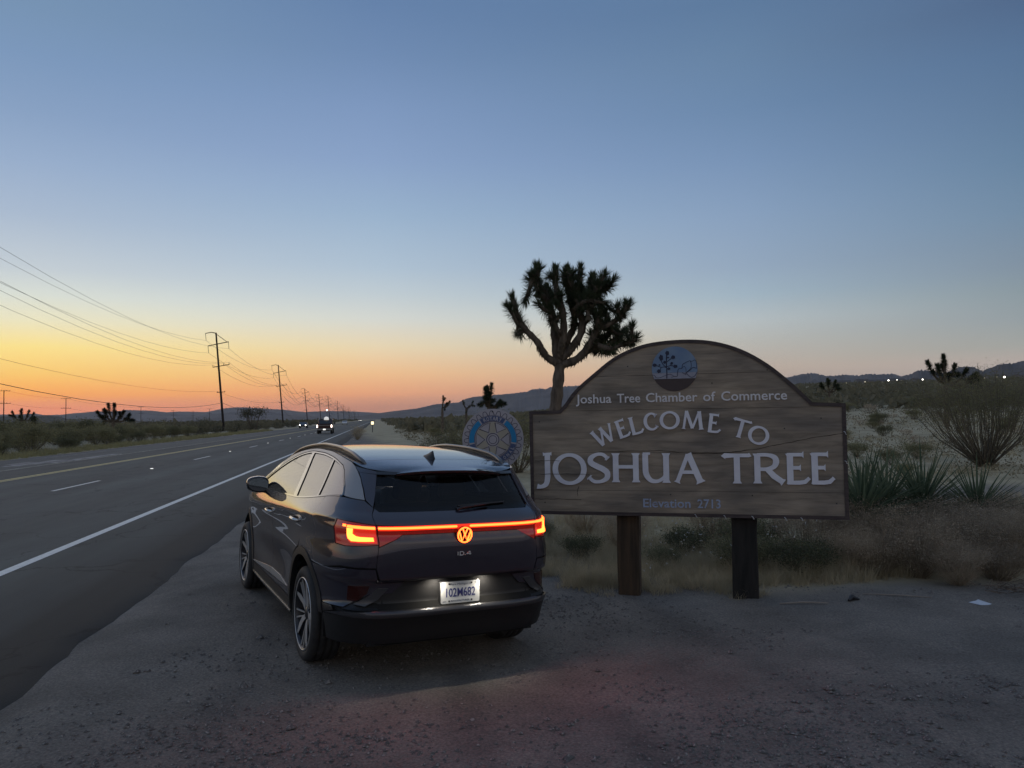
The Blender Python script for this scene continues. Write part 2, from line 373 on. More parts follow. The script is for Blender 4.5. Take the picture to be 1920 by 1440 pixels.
    mul = t.nodes.new('ShaderNodeMix'); mul.data_type = 'RGBA'; mul.blend_type = 'MULTIPLY'; mul.inputs['Factor'].default_value = 1; t.links.new(mx3.outputs['Result'], mul.inputs['A']); t.links.new(lt.outputs[0], mul.inputs['B'])
    t.links.new(mul.outputs['Result'], b.inputs['Base Color'])
    bp = t.nodes.new('ShaderNodeBump'); bp.inputs['Strength'].default_value = .5; bp.inputs['Distance'].default_value = .006; t.links.new(n2.outputs[0], bp.inputs['Height']); t.links.new(bp.outputs[0], b.inputs['Normal'])
    return m
M['asphalt'] = asphalt_mat()
M['line_white'] = mat('road_paint_white', (.78, .78, .74), .6, col2=(.55, .55, .52), scale=14, detail=8, thr=(.45, .75))
M['line_yellow'] = mat('road_paint_yellow', (.72, .58, .20), .6, col2=(.55, .46, .20), scale=6, detail=8)
M['line_worn'] = mat('road_paint_worn', (.40, .39, .33), .7, col2=(.16, .155, .14), scale=3, detail=10, thr=(.4, .62))
M['line_old_sheen'] = mat('old_paint_and_sheen', (.30, .30, .30), .7, col2=(.12, .12, .12), scale=2.5, detail=10, thr=(.42, .58))

def strip(mb, x0, x1, y0, y1, z, step=None, wob=0):
    ys = [y0]
    while ys[-1] < y1:
        ys.append(min(y1, ys[-1] + (step or max(.25, abs(ys[-1]) * .06))))
    for i, y in enumerate(ys):
        a = nz(y, 0, .8, 1) * wob + nz(y, 0, 3.1, 2) * wob * .35
        mb.v += [(x0, y, z), (x1 + a, y, z)]
        if i: k = len(mb.v); mb.f.append((k - 4, k - 3, k - 1, k - 2)); mb.mi.append(0)
    return mb
def build_road():
    mb = MB(); ys = [-60.]
    while ys[-1] < 2600: ys.append(ys[-1] + max(.12 if 0 < ys[-1] < 20 else .5, abs(ys[-1]) * .03))
    for i, y in enumerate(ys):
        a = nz(y, 0, .5, 1) * .09 + nz(y, 0, 2.3, 2) * .06 + nz(y, 0, 7, 2) * .035
        b = nz(y, 9, .4, 1) * .2
        c = [(-19.25 + b, -.07), (-19.1 + b, -.004), (-12, 0), (-4, 0), (-2.72 + a, -.002), (-2.5 + a, -.022), (-2.38 + a * 1.2, -.075)]
        mb.v += [(x, y, z) for x, z in c]
        if i:
            k = len(mb.v) - 14
            for j in range(6): mb.f.append((k + j, k + j + 1, k + j + 8, k + j + 7)); mb.mi.append(0)
    road = mb.build('road', M['asphalt'], kind='structure', smooth=True, fix=False)
    road.rotation_euler = (0, 0, radians(10.0))
    def ln(name, x0, x1, y0, y1, mt, z=.004, **k):
        m2 = MB(); strip(m2, x0, x1, y0, y1, z, **k); return m2.build(name, M[mt], road, fix=False)
    ln('edge_line', -4.71, -4.555, -50, 2500, 'line_white', step=None)
    ln('center_line', -12.37, -12.22, -50, 2500, 'line_yellow'); ln('center_line', -12.12, -12.01, -50, 2500, 'line_yellow')
    ln('turn_lane_line', -14.95, -14.8, -50, 2500, 'line_worn')
    ln('far_edge_line', -18.55, -18.42, -50, 33, 'line_old_sheen'); ln('far_edge_line', -18.0, -17.88, 46, 56, 'line_old_sheen')
    pm = MB()
    for (a, b, c, d) in ((-16.4, -15.6, 37.5, 43.5), (-15.7, -15.15, 40, 50), (-16.9, -16.3, 39, 41.5)):
        pm = MB(); strip(pm, a, b, c, d, .004, step=.4, wob=.25); pm.build('pale_sheen_patch', M['line_old_sheen'], road, fix=False)  # whitish sheen on the far lanes, painted in as pale patches
    me = None
    for k in range(26):
        y = 23.3 + 16.8 * (k - 2)
        if me is None:
            m2 = MB(); m2.add([(-.06, 0, 0), (.06, 0, 0), (.06, 3.7, 0), (-.06, 3.7, 0)], [(0, 1, 2, 3)]); me = m2.mesh('lane_dash', M['line_white'])
        link('lane_dash', me, road, loc=(-8.86, y, .004))
    # raised pavement markers between the dashes
    rm = MB(); rm.add([(-.055, -.05, 0), (.055, -.05, 0), (.055, .05, 0), (-.055, .05, 0), (-.04, -.018, .019), (.04, -.018, .019), (.04, .018, .019), (-.04, .018, .019)], [(0, 1, 5, 4), (1, 2, 6, 5), (2, 3, 7, 6), (3, 0, 4, 7), (4, 5, 6, 7)])
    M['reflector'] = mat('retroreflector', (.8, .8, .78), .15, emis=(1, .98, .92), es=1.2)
    me = rm.mesh('lane_reflector', M['reflector'])
    for k in range(8):
        link('lane_reflector', me, road, loc=(-8.92, 33.1 + 16.8 * (k - 1), .004))
    return road
road = build_road()

# ------------------------------------------------------------------ mountains
def ridge(name, prof, dist, depth, mt, seed, rough=1.0):
    a0, a1 = prof[0][0], prof[-1][0]; n = int((a1 - a0) / .045); rows = 16; mb = MB()
    def el(a):
        for (x0, y0), (x1, y1) in zip(prof, prof[1:]):
            if x0 <= a <= x1:
                t = (a - x0) / (x1 - x0); return y0 + (y1 - y0) * t
        return 0
    for j in range(rows + 1):
        t = j / rows                                  # 0 foot in front, .55 crest, 1 foot behind
        r = dist + depth * (t - .55)
        for i in range(n + 1):
            a = a0 + (a1 - a0) * i / n; ar = radians(a)
            h = dist * math.tan(radians(el(a))) + CAM_H
            edge = min(1, i / 12, (n - i) / 12)
            x, y = r * sin(ar), r * cos(ar)
            p = Vector((x / depth * 5, y / depth * 5, seed))
            f = abs(noise.noise(p)) + .5 * abs(noise.noise(p * 2.3)) + .25 * abs(noise.noise(p * 5.1))
            if t <= .55: s = (t / .55) ** 1.25
            else: s = 1 - (t - .55) / .45
            bumps = (f - .35) * .9 * s * (1 - s) * 2.2 * rough
            fine = (noise.noise(Vector((a * 9, seed, 0))) * .035 + noise.noise(Vector((a * 24, seed, 3))) * .020) * s * rough
            z = h * (s - bumps + fine) * (1 if s > .02 else 1)
            mb.v.append((x, y, max(-25, z * edge - (1 - edge) * 25 - (12 if j in (0, rows) else 0))))
    w = n + 1
    for j in range(rows):
        for i in range(n):
            mb.f.append((j * w + i, j * w + i + 1, (j + 1) * w + i + 1, (j + 1) * w + i)); mb.mi.append(0)
    return mb.build(name, M[mt], kind='structure', smooth=True, fix=False)
M['rock'] = mat('desert_mountain_rock', (.10, .088, .085), .95, col2=(.17, .15, .14), scale=.004, detail=8, spec=.1)
M['rock_near'] = mat('scrub_hill', (.075, .07, .06), .95, col2=(.12, .11, .09), scale=.02, detail=8, spec=.1)
ridge('distant_mountains', [(-46, .7), (-43.32, 0.8), (-36.31, 0.64), (-32.25, 0.67), (-31.82, 0.71), (-31.33, 0.62), (-30.37, 0.61), (-29.62, 0.71), (-28.41, 0.8), (-27.01, 0.82), (-26.63, 0.89), (-25.02, 0.82), (-24.2, 0.72), (-23.37, 0.75), (-21.67, 0.69), (-20.54, 0.94), (-19.66, 1.03), (-18.6, 0.96), (-16.8, 0.83), (-15.14, 0.62), (-13.28, 0.67), (-11.58, 0.61), (-10.43, 0.52), (-7.92, 0.28)], 13000, 2600, 'rock', 1)
ridge('hazy_hills', [(-24.59, 0.22), (-22.25, 0.44), (-20.12, 0.68), (-18.77, 0.74), (-17.52, 0.68), (-16.25, 0.44), (-15.15, 0.31), (-12.53, 0.12)], 8500, 1800, 'rock', 2)
ridge('low_hills', [(-44, .7), (-41.14, 0.75), (-35.26, 0.57), (-33.23, 0.54), (-31.91, 0.53), (-31.1, 0.59), (-30.51, 0.51), (-30.07, 0.33), (-28.56, 0.31), (-27.0, 0.26), (-24.59, 0.01)], 3000, 900, 'rock_near', 3, .5)
ridge('mountain_ridge', [(-12.53, 0.16), (-11.01, 0.29), (-8.69, 0.61), (-7.13, 0.78), (-5.64, 1.08), (-3.98, 1.22), (-3.47, 1.49), (-2.87, 1.64), (-1.2, 1.73), (1.1, 1.98), (1.47, 2.15), (2.1, 2.2), (2.46, 2.11), (2.78, 2.23), (3.77, 2.29), (4.76, 2.32), (11.38, 2.56), (16.97, 2.38), (20, 1.8)], 7500, 3000, 'rock', 4)
ridge('far_mountain_range', [(10, 2.0), (13.27, 2.36), (18.42, 2.37), (19.85, 2.63), (20.55, 2.75), (21.42, 2.84), (22.27, 2.58), (23.28, 2.62), (24.35, 2.55), (24.81, 2.65), (25.62, 2.57), (26.43, 2.61), (27.02, 2.31), (29.02, 2.02)], 7000, 2400, 'rock', 5)
ridge('rocky_hills', [(24.5, 1.5), (25.9, 2.13), (26.74, 2.39), (27.41, 2.54), (27.91, 2.78), (28.74, 2.66), (29.35, 2.53), (30.26, 2.94), (31.02, 2.88), (31.48, 2.59), (32.09, 2.81), (32.41, 2.93), (33.11, 2.96), (33.7, 3.1), (35.85, 3.17), (39.58, 2.83), (44, 2.2)], 3800, 1200, 'rock', 6)

# ------------------------------------------------------------------ loose gravel
def build_gravel():
    rnd = random.Random(3); mb = MB()
    for i in range(62000):
        y = 2.3 + 6.2 * rnd.random() ** 1.5; x = rnd.uniform(-.72, .72) * (y + .6)
        o = road_off(x, y)
        if o < -2.25: continue
        dens = .16 + .9 * nz(x, y, .9, 11) + .5 * nz(x, y, 3.1, 12) + .75 * exp(-((x - .1) / 1.3) ** 2 - ((y - 3.6) / 1.3) ** 2) + .3 * exp(-((x + 1.2) / .9) ** 2 - ((y - 5.6) / 1.2) ** 2)
        if rnd.random() > dens: continue
        s = .0035 + .0125 * rnd.random() ** 2.1 + (.016 if rnd.random() < .006 else 0)
        z = H(x, y) + s * .25
        q = rnd.uniform(0, 6.28); k = [rnd.uniform(.75, 1.25) for _ in range(6)]
        vs = [(x + s * 1.2 * k[j] * cos(q + j * 1.2566), y + s * 1.2 * k[j] * sin(q + j * 1.2566), z + s * rnd.uniform(-.3, .2)) for j in range(5)] + [(x + s * .2, y, z + s * .75 * k[5])]
        mb.add(vs, [(j, (j + 1) % 5, 5) for j in range(5)])
    return mb.build('gravel', M['stone'], kind='stuff', fix=False)
M['stone'] = leafmat('gravel_stone', (.11, .10, .092), (.50, .455, .40), dscale=60, trans=0)
build_gravel()

# ------------------------------------------------------------------ desert air
def build_haze():
    mb = MB(); mb.box((0, 0, 205), (33000, 33000, 510)); o = mb.build('haze', None, kind='stuff')
    m = bpy.data.materials.new('haze'); m.use_nodes = True; t = m.node_tree; t.nodes.clear()
    p = t.nodes.new('ShaderNodeVolumePrincipled'); p.inputs['Color'].default_value = (.86, .88, .93, 1); p.inputs['Density'].default_value = 3.3e-5; p.inputs['Anisotropy'].default_value = .3
    u = t.nodes.new('ShaderNodeOutputMaterial'); t.links.new(p.outputs[0], u.inputs['Volume']); o.data.materials.append(m); return o
build_haze()
# ------------------------------------------------------------------ vegetation
def leaf(mb, p, s, rnd, up=.3, asp=.45):
    a = Vector((rnd.gauss(0, 1), rnd.gauss(0, 1), rnd.gauss(0, 1) + up)).normalized()
    b = a.orthogonal().normalized(); b = Matrix.Rotation(rnd.uniform(0, 6.28), 3, a) @ b
    p = Vector(p)
    mb.add([p - b * s * asp, p + a * s * .9, p + b * s * asp, p - a * s * .5], [(0, 1, 2, 3)])

def blade(mb, p, d, L, w, bend=0., rnd=random, seg=1):
    """a narrow pointed blade from p in direction d"""
    d = Vector(d).normalized(); s = d.cross(Vector((0, 0, 1)))
    if s.length < .05: s = Vector((1, 0, 0))
    s.normalize(); s = Matrix.Rotation(rnd.uniform(-.5, .5), 3, d) @ s
    p = Vector(p); m = p + d * L * .55 + Vector((0, 0, bend * .3)) * L; e = p + d * L + Vector((0, 0, bend)) * L
    mb.add([p - s * w * .5, p + s * w * .5, m + s * w * .42, e, m - s * w * .42], [(0, 1, 2, 4), (4, 2, 3)])

def shrub_meshes(seed, h=1.6, r=1.3, nst=26, nleaf=1500, ls=.05, spread=.75, bare=.35, stem_r=.012, twigs=2, lean=(0, 0), leaf_m='creosote', stem_m='twig', fluff=.09):
    """vase shaped desert shrub: bare stems fan out of one point, small leaves on their upper part"""
    rnd = random.Random(seed); st = MB(); fo = MB(); tips = []
    for i in range(nst):
        q = rnd.uniform(0, 6.28); k = rnd.random() ** .55 * spread
        hh = h * rnd.uniform(.70, .97) * (1 - .28 * k); rr = r * k
        top = Vector((cos(q) * rr + lean[0] * h * rnd.random(), sin(q) * rr + lean[1] * h * rnd.random(), hh))
        base = Vector((rnd.gauss(0, .03) * r, rnd.gauss(0, .03) * r, -.05)); mid = base.lerp(top, .5) + Vector((cos(q) * r * .10, sin(q) * r * .10, -h * .03)) + Vector((rnd.gauss(0, .04), rnd.gauss(0, .04), 0)) * r
        st.tube([base, mid, top], [stem_r, stem_r * .75, stem_r * .3], n=3, cap=False)
        path = [base, mid, top]; tips.append(path)
        for t in range(twigs):
            f = rnd.uniform(.45, .9); p = mid.lerp(top, f); e = p + Vector((rnd.gauss(0, .2) * r, rnd.gauss(0, .2) * r, rnd.uniform(.02, .14) * h))
            st.tube([p, e], [stem_r * .4, stem_r * .2], n=3, cap=False); tips.append([mid.lerp(top, f * .5), p, e])
    for i in range(nleaf):
        a, b, c = tips[rnd.randrange(len(tips))]
        t = bare + (1 - bare) * rnd.random() ** .8
        p = a.lerp(b, t * 2) if t < .5 else b.lerp(c, t * 2 - 1)
        p = p + Vector((rnd.gauss(0, 1), rnd.gauss(0, 1), rnd.gauss(0, .8))) * fluff * h
        if p.z < .02: p.z = .03
        leaf(fo, p, ls * rnd.uniform(.6, 1.4), rnd)
    return fo.mesh('foliage', M[leaf_m]), st.mesh('stems', M[stem_m])

def shrub(meshes, loc, s, rz, name, label, cat, group=None):
    o = empty(name, loc, rz, label, cat, group); o.scale = (s[0], s[0], s[1]) if hasattr(s, '__len__') else (s, s, s)
    link('foliage', meshes[0], o); link('stems', meshes[1], o); return o

MID = [shrub_meshes(i + 10, h=1.6, r=1.25, nst=26, nleaf=3600, ls=.046, bare=.22, fluff=.085) for i in range(5)]
MIDD = [shrub_meshes(i + 40, h=1.1, r=1.2, nst=16, nleaf=900, ls=.05, bare=.3, leaf_m='drybrush', fluff=.08) for i in range(3)]
FAR = [shrub_meshes(i + 20, h=1.6, r=1.5, nst=8, nleaf=420, ls=.10, bare=.05, leaf_m='creosote_far', twigs=0, fluff=.13) for i in range(4)]

rnd = random.Random(11)
def from_road(o, al): p = RN * o + RD * al; return p.x, p.y
# -- the dense band across the road
n = 0
for k in range(170):
    t = (k + rnd.random()) / 170
    al = 22 + 260 * t ** 1.9
    row = k % 3
    o = -22.2 - row * (3 + al * .04) - rnd.random() * 2.5
    x, y = from_road(o, al); s = rnd.uniform(.78, 1.25) * (1.0, 1.22, 1.38)[row]
    if k in (3, 7): s = 1.45
    ms = (MID if al < 110 else FAR)[rnd.randrange(4)]
    near = al < 70
    shrub(ms, (x, y, H(x, y) - .05), (s * 1.15, s * (.95 + .3 * rnd.random())), rnd.uniform(0, 6.28), 'creosote_bush', 'dull green desert bush in the dense band across the highway' if near else 'small dark desert bush far down the left side of the highway', 'bush', 'bushes near across the highway' if near else 'bushes far down the left roadside')
for k in range(64):
    al = 23 + 75 * ((k + rnd.random()) / 64) ** 1.3; o = -21.8 - rnd.random() * 14; x, y = from_road(o, al); s = rnd.uniform(.6, 1.1)
    shrub((MID + MIDD)[rnd.randrange(8)], (x, y, H(x, y) - .05), (s * 1.3, s), rnd.uniform(0, 6.28), 'creosote_bush', 'dull green desert bush in the dense band across the highway', 'bush', 'bushes near across the highway')
# -- right of the road: open slope with scrub
for k in range(235):
    d = 32 + 330 * rnd.random() ** 1.6; u = rnd.uniform(-.14, .68)
    x, y = u * d, d
    if road_off(x, y) < (9 if d < 50 else 4.5) or track_w(x, y) > .1: continue
    if .40 < u < .72 and d < 40: continue
    s = rnd.uniform(.4, 1.05) if d < 90 else rnd.uniform(.7, 1.3)
    mid = d < 110
    if d < 60 and u > .35: s *= .62
    ms = ((MID + MIDD)[rnd.randrange(8)] if mid else FAR[rnd.randrange(4)])
    shrub(ms, (x, y, H(x, y) - .04), (s * 1.2, s), rnd.uniform(0, 6.28), 'desert_shrub', 'scattered low shrub on the pale sandy slope behind the sign' if mid else 'distant dark shrub on the hillside right of the highway', 'shrub', 'shrubs on the sandy slope' if mid else 'shrubs far up the hillside')
for k in range(34):
    d = 23 + 42 * ((k + rnd.random()) / 34); u = rnd.uniform(.40, .70) if k % 3 else rnd.uniform(.02, .40); x, y = u * d, d
    if track_w(x, y) > .05 or (abs(x - 15.9) < 2.4 and abs(y - 26) < 2.2): continue
    s = rnd.uniform(.28, .58)
    shrub((MID + MIDD)[rnd.randrange(8)], (x, y, H(x, y) - .03), (s * 1.3, s), rnd.uniform(0, 6.28), 'desert_shrub', 'scattered low shrub on the pale sandy slope behind the sign', 'shrub', 'shrubs on the sandy slope')
# -- small tufts between the shrubs
def tufts():
    r2 = random.Random(15); mb = MB()
    for i in range(4200):
        d = 19 + 125 * r2.random() ** 1.2; u = r2.uniform(-.155, .72); x, y = u * d, d
        if road_off(x, y) < (7 if d < 45 else 2.6) or track_w(x, y) > .1 or nz(x, y, .16, 41) < -.22: continue
        s = r2.uniform(.14, .42) * (1 + d / 160); z = H(x, y)
        for k in range(16):
            a = r2.uniform(0, 6.28); q = r2.random() * s; leaf(mb, (x + cos(a) * q * 1.3, y + sin(a) * q * 1.3, z + abs(r2.gauss(.4, .35)) * s), .035 * (1 + d / 45) * r2.uniform(.6, 1.3), r2)
    M['tuft'] = leafmat('low_tuft', (.11, .098, .060), (.24, .205, .13), dscale=1.5)
    return tag(mb.build('low_tufts', M['tuft'], kind='stuff', fix=False), 'low dry tufts dotted over the pale slope behind the sign', 'brush')
tufts()
# -- far scrub that reads as one mass
def far_scrub():
    r2 = random.Random(5); mb = MB()
    def clump(x, y, s):
        z = H(x, y)
        for i in range(9):
            p = Vector((x + r2.gauss(0, .5) * s, y + r2.gauss(0, .5) * s, z + abs(r2.gauss(.4, .3)) * s)); leaf(mb, p, s * .55 * r2.uniform(.6, 1.4), r2, .2, .7)
    for i in range(5200):
        d = 90 * (1500 / 90) ** (r2.random() ** .8); u = r2.uniform(-.17, .85); x, y = u * d, d
        if road_off(x, y) < 4.5: continue
        clump(x, y, r2.uniform(.8, 1.5) * (1 + d / 900))
    for i in range(3600):
        d = 90 * (1300 / 90) ** r2.random(); o = -30 - r2.random() ** 1.5 * d * .75; x, y = from_road(o, d)
        clump(x, y, r2.uniform(.8, 1.4) * (1 + d / 1200))
    return mb.build('distant_scrub', M['creosote_far'], kind='stuff', fix=False)
tag(far_scrub(), 'dark far scrub covering the plain and hillside up to the mountains', 'scrub')

# -- big bushes behind the round sign
BIG = [shrub_meshes(i + 60, h=2.3, r=1.5, nst=46, nleaf=8500, ls=.030, bare=.16, fluff=.075, twigs=3) for i in range(2)]
for i, (x, y, s, h, lb) in enumerate([(-2.1, 25.5, .8, .72, 'low green creosote bush at the left end of the row behind the car roof'), (-1.1, 24.2, 1.0, .93, 'tall green creosote bush left of the round club sign'), (.15, 25.4, .95, 1.0, 'bushy creosote directly behind the round club sign'), (1.5, 27, .9, .88, 'creosote bush between the round club sign and the wooden sign')]):
    shrub(BIG[i % 2], (x, y, H(x, y) - .05), (s, h), i * 1.7, 'creosote_bush', lb, 'bush')
# -- the tall vase shaped one at the right
VASE = shrub_meshes(77, h=3.45, r=2.4, nst=150, nleaf=30000, ls=.023, spread=1.0, bare=.38, stem_r=.017, twigs=3, lean=(-.22, 0), fluff=.055)
shrub(VASE, (15.9, 26.0, H(15.9, 26) - .05), (.93, 1.12), .0, 'creosote_bush', 'largest vase shaped creosote with bare fanning stems at the far right', 'bush')
for i, (x, y, s, lb) in enumerate([(9.3, 27.5, .62, 'small leafy bush just right of the wooden sign'), (13.2, 27.0, .42, 'low dark bush left of the biggest creosote'), (10.9, 21.5, .36, 'sparse little bush below the pale slope near the yuccas'), (12.2, 33.5, .45, 'thin twiggy bush standing alone on the pale sand')]):
    shrub(MID[i], (x, y, H(x, y) - .03), (s, s), i, 'desert_shrub', lb, 'shrub')

# -- grass
def grass(name, spots, label, mt='drygrass'):
    mb = MB(); r2 = random.Random(9)
    for (x, y, n_, h, rad, w) in spots:
        z0 = H(x, y)
        for i in range(n_):
            q = r2.uniform(0, 6.28); k = r2.random() ** .5 * rad; px, py = x + cos(q) * k, y + sin(q) * k
            dx, dy = cos(q) * .5 * r2.random() + r2.gauss(0, .25), sin(q) * .5 * r2.random() + r2.gauss(0, .25)
            L = h * r2.uniform(.45, 1.1); d = Vector((dx, dy, 1)).normalized(); s = Vector((r2.gauss(0, 1), r2.gauss(0, 1), 0)).normalized() * w
            p = Vector((px, py, z0 - .01)); m = p + d * L * .55; e = p + Vector((dx * 1.5, dy * 1.5, .9)).normalized() * L
            mb.add([p - s, p + s, m + s * .6, e, m - s * .6], [(0, 1, 2, 4), (4, 2, 3)])
    return tag(mb.build(name, M[mt], kind='stuff', fix=False), label, 'grass')
spots = []
r3 = random.Random(21)
for i in range(1700):                                # under and behind the wooden sign
    y = 8.75 + 7 * r3.random() ** 1.6; x = r3.uniform(.0, 1.0) * (y * .72) - .4
    if x < 0 and y < 9.6: continue
    if nz(x, y, .8, 31) < -.25: continue
    if x > 4.6 + .4 * (y - 9): continue
    spots.append((x, y, 40, r3.uniform(.10, .34), r3.uniform(.06, .18), .0024))
for i in range(1100):
    y = 8.5 + 3.2 * r3.random() ** 1.2; x = r3.uniform(.1, 3.9)
    if x < .6 and y < 9.3: continue
    if y < 8.5 + .35 * max(0, 1.5 - x) : continue
    spots.append((x, y, 34, r3.uniform(.10, .30), r3.uniform(.05, .14), .0021))
for i in range(26):
    x = r3.uniform(.5, 2.6); spots.append((x, 8.35 + (x - 1.2) * -.26 + r3.gauss(.12, .1) + .1, 60, r3.uniform(.1, .2), .09, .002))
grass('dry_grass', spots, 'dry straw coloured grass growing under and behind the wooden sign')
spots = []
for i in range(3600):
    d = 13 + 62 * r3.random() ** 1.5; u = r3.uniform(-.13, .72); x, y = u * d, d
    if road_off(x, y) < 5.5 + .1 * d or track_w(x, y) > .05 or nz(x, y, .35, 33) < -.12: continue
    spots.append((x, y, 16, r3.uniform(.12, .34), r3.uniform(.1, .35), .006 + d * .00012))
grass('desert_grass', spots, 'pale dry grass scattered over the sandy slope beyond the sign')
M['verge'] = leafmat('verge_grass', (.20, .18, .08), (.36, .32, .16), dscale=1.2)
spots = []
for i in range(2300):
    al = 22 + 130 * r3.random() ** 1.6; o = -19.4 - abs(r3.gauss(0, 1.9)); x, y = from_road(o, al)
    spots.append((x, y, 14, r3.uniform(.15, .5), r3.uniform(.1, .4), .010 + al * .0001))
grass('verge_grass', spots, 'olive and straw coloured grass along the far edge of the highway', 'verge')

# -- dry brush at the right, in front of the yuccas
BR = [shrub_meshes(i + 90, h=.92, r=.66, nst=170, nleaf=7500, ls=.012, bare=.25, stem_r=.0026, twigs=2, leaf_m='drybrush', stem_m='drybrush', fluff=.06) for i in range(3)]
M['weed'] = leafmat('weed_leaves', (.10, .112, .062), (.20, .20, .115), dscale=6)
WE = [shrub_meshes(i + 95, h=.62, r=.55, nst=90, nleaf=5200, ls=.016, bare=.1, stem_r=.0028, twigs=2, leaf_m='weed', fluff=.085) for i in range(2)]
for i, (x, y, s, h, lb) in enumerate([
    (4.55, 9.2, 1.0, .95, 'reddish brown dry brush in front of the leftmost yucca'),
    (5.15, 9.5, 1.05, 1.0, 'dry tan brush below the round yucca'),
    (5.75, 9.3, 1.0, .95, 'dry brown brush at the right below the track'),
    (6.35, 9.8, 1.1, .95, 'dry brush at the right edge beside the half hidden yucca'),
    (4.75, 8.35, .75, .62, 'low straw brush just behind the piece of white litter'),
    (5.35, 8.6, .85, .6, 'low grey brown brush right of the white litter'),
    (5.1, 10.4, 1.1, .9, 'dry brush between the second and third yucca'),
    (3.95, 9.0, .8, .7, 'thin brown brush just right of the sign board corner')]):
    shrub(BR[i % 3], (x, y, H(x, y) - .02), (s, h), i * 2.1, 'dry_brush', lb, 'brush')
for i, (x, y, s, h, lb) in enumerate([
    (2.75, 9.3, 1.05, .85, 'green weed bush right of the dark sign post'),
    (3.35, 9.0, 1.0, .8, 'green weed bush under the right corner of the sign'),
    (3.1, 10.2, 1.1, 1.0, 'taller weed bush behind the right corner of the sign'),
    (1.85, 9.7, .6, .55, 'small weed bush between the two sign posts')]):
    shrub(WE[i % 2], (x, y, H(x, y) - .02), (s, h), i * 1.3, 'weed_bush', lb, 'bush')
r8 = random.Random(44)
for i, (x, y, k, h, lb) in enumerate([(a_[0], a_[1], a_[2], a_[3], l_) for a_, l_ in zip([(3.7, 9.7, 1.0, .9), (4.2, 9.75, 1.0, 1.0), (5.9, 9.9, 1.1, 1.0), (6.5, 10.3, 1.1, 1.0), (4.6, 8.8, .8, .8), (5.5, 9.0, .95, .85), (6.1, 9.2, 1.0, .85), (5.0, 9.0, .8, .85), (6.7, 9.1, 1.0, .9), (4.15, 8.9, .7, .62)], ['dry brush touching the right edge of the sign board', 'dry brush directly under the tallest yucca', 'dry brush behind the tangle, below the round yucca', 'dry brush farthest right beside the pale track', 'dense brush at the front of the tangle below the tallest yucca', 'brush in the front row below the middle yucca', 'brush in the front row below the round yucca', 'low brush between the white litter and the middle yucca', 'brush cut by the right edge of the photo at the front', 'small low brush near the right bottom corner of the sign'])]):
    shrub(BR[i % 3], (x, y, H(x, y) - .02), (k, h), i * 1.1 + .4, 'dry_brush', lb, 'brush', 'tangled brush below the yuccas')
for i, (x, y, k, h) in enumerate([(7.3, 9.6, 1.0, .9), (7.6, 10.6, 1.1, 1.0), (8.3, 10.0, .9, .8), (8.7, 11.0, 1.0, .9), (7.2, 11.3, .8, .8)]):
    shrub(BR[i % 3], (x, y, H(x, y) - .02), (k, h), i * .9, 'dry_brush', 'dry brush at the foot of the pale track past the right edge', 'brush', 'brush past the right edge')
for i, (x, y, k, h, lb) in enumerate([(a_[0], a_[1], a_[2], a_[3], l_) for a_, l_ in zip([(2.3, 10.4, .8, .75), (1.5, 10.9, .9, .8), (.9, 10.4, .7, .6), (2.9, 11.2, 1.0, .9), (1.1, 12.2, 1.0, .9), (.35, 11.6, .7, .6)], ['weed in the grass just left of the dark post', 'weed in the middle of the gap between the posts', 'weed just right of the brown post', 'weed behind the dark post', 'weed far back in the gap between the posts', 'weed between the parked car and the brown post'])]):
    shrub((WE + BR)[(i * 2 + 1) % 5], (x, y, H(x, y) - .02), (k, h), i * 1.9, 'weed_bush', lb, 'bush', 'weeds in the grass behind the sign')
# pale seed heads caught in the weeds
def fluffs():
    mb = MB(); r2 = random.Random(4)
    for i in range(90):
        x = r2.gauss(2.9, .7); y = r2.uniform(8.8, 9.8)
        if i % 3 == 0: x = r2.uniform(1.5, 2.3)
        z = H(x, y) + r2.uniform(.1, .62)
        for k in range(4): leaf(mb, (x + r2.gauss(0, .008), y + r2.gauss(0, .008), z + r2.gauss(0, .008)), .014, r2)
    return tag(mb.build('seed_heads', M['white'], kind='stuff', fix=False), 'tiny pale seed heads in the weeds under the sign', 'seed heads')
fluffs()

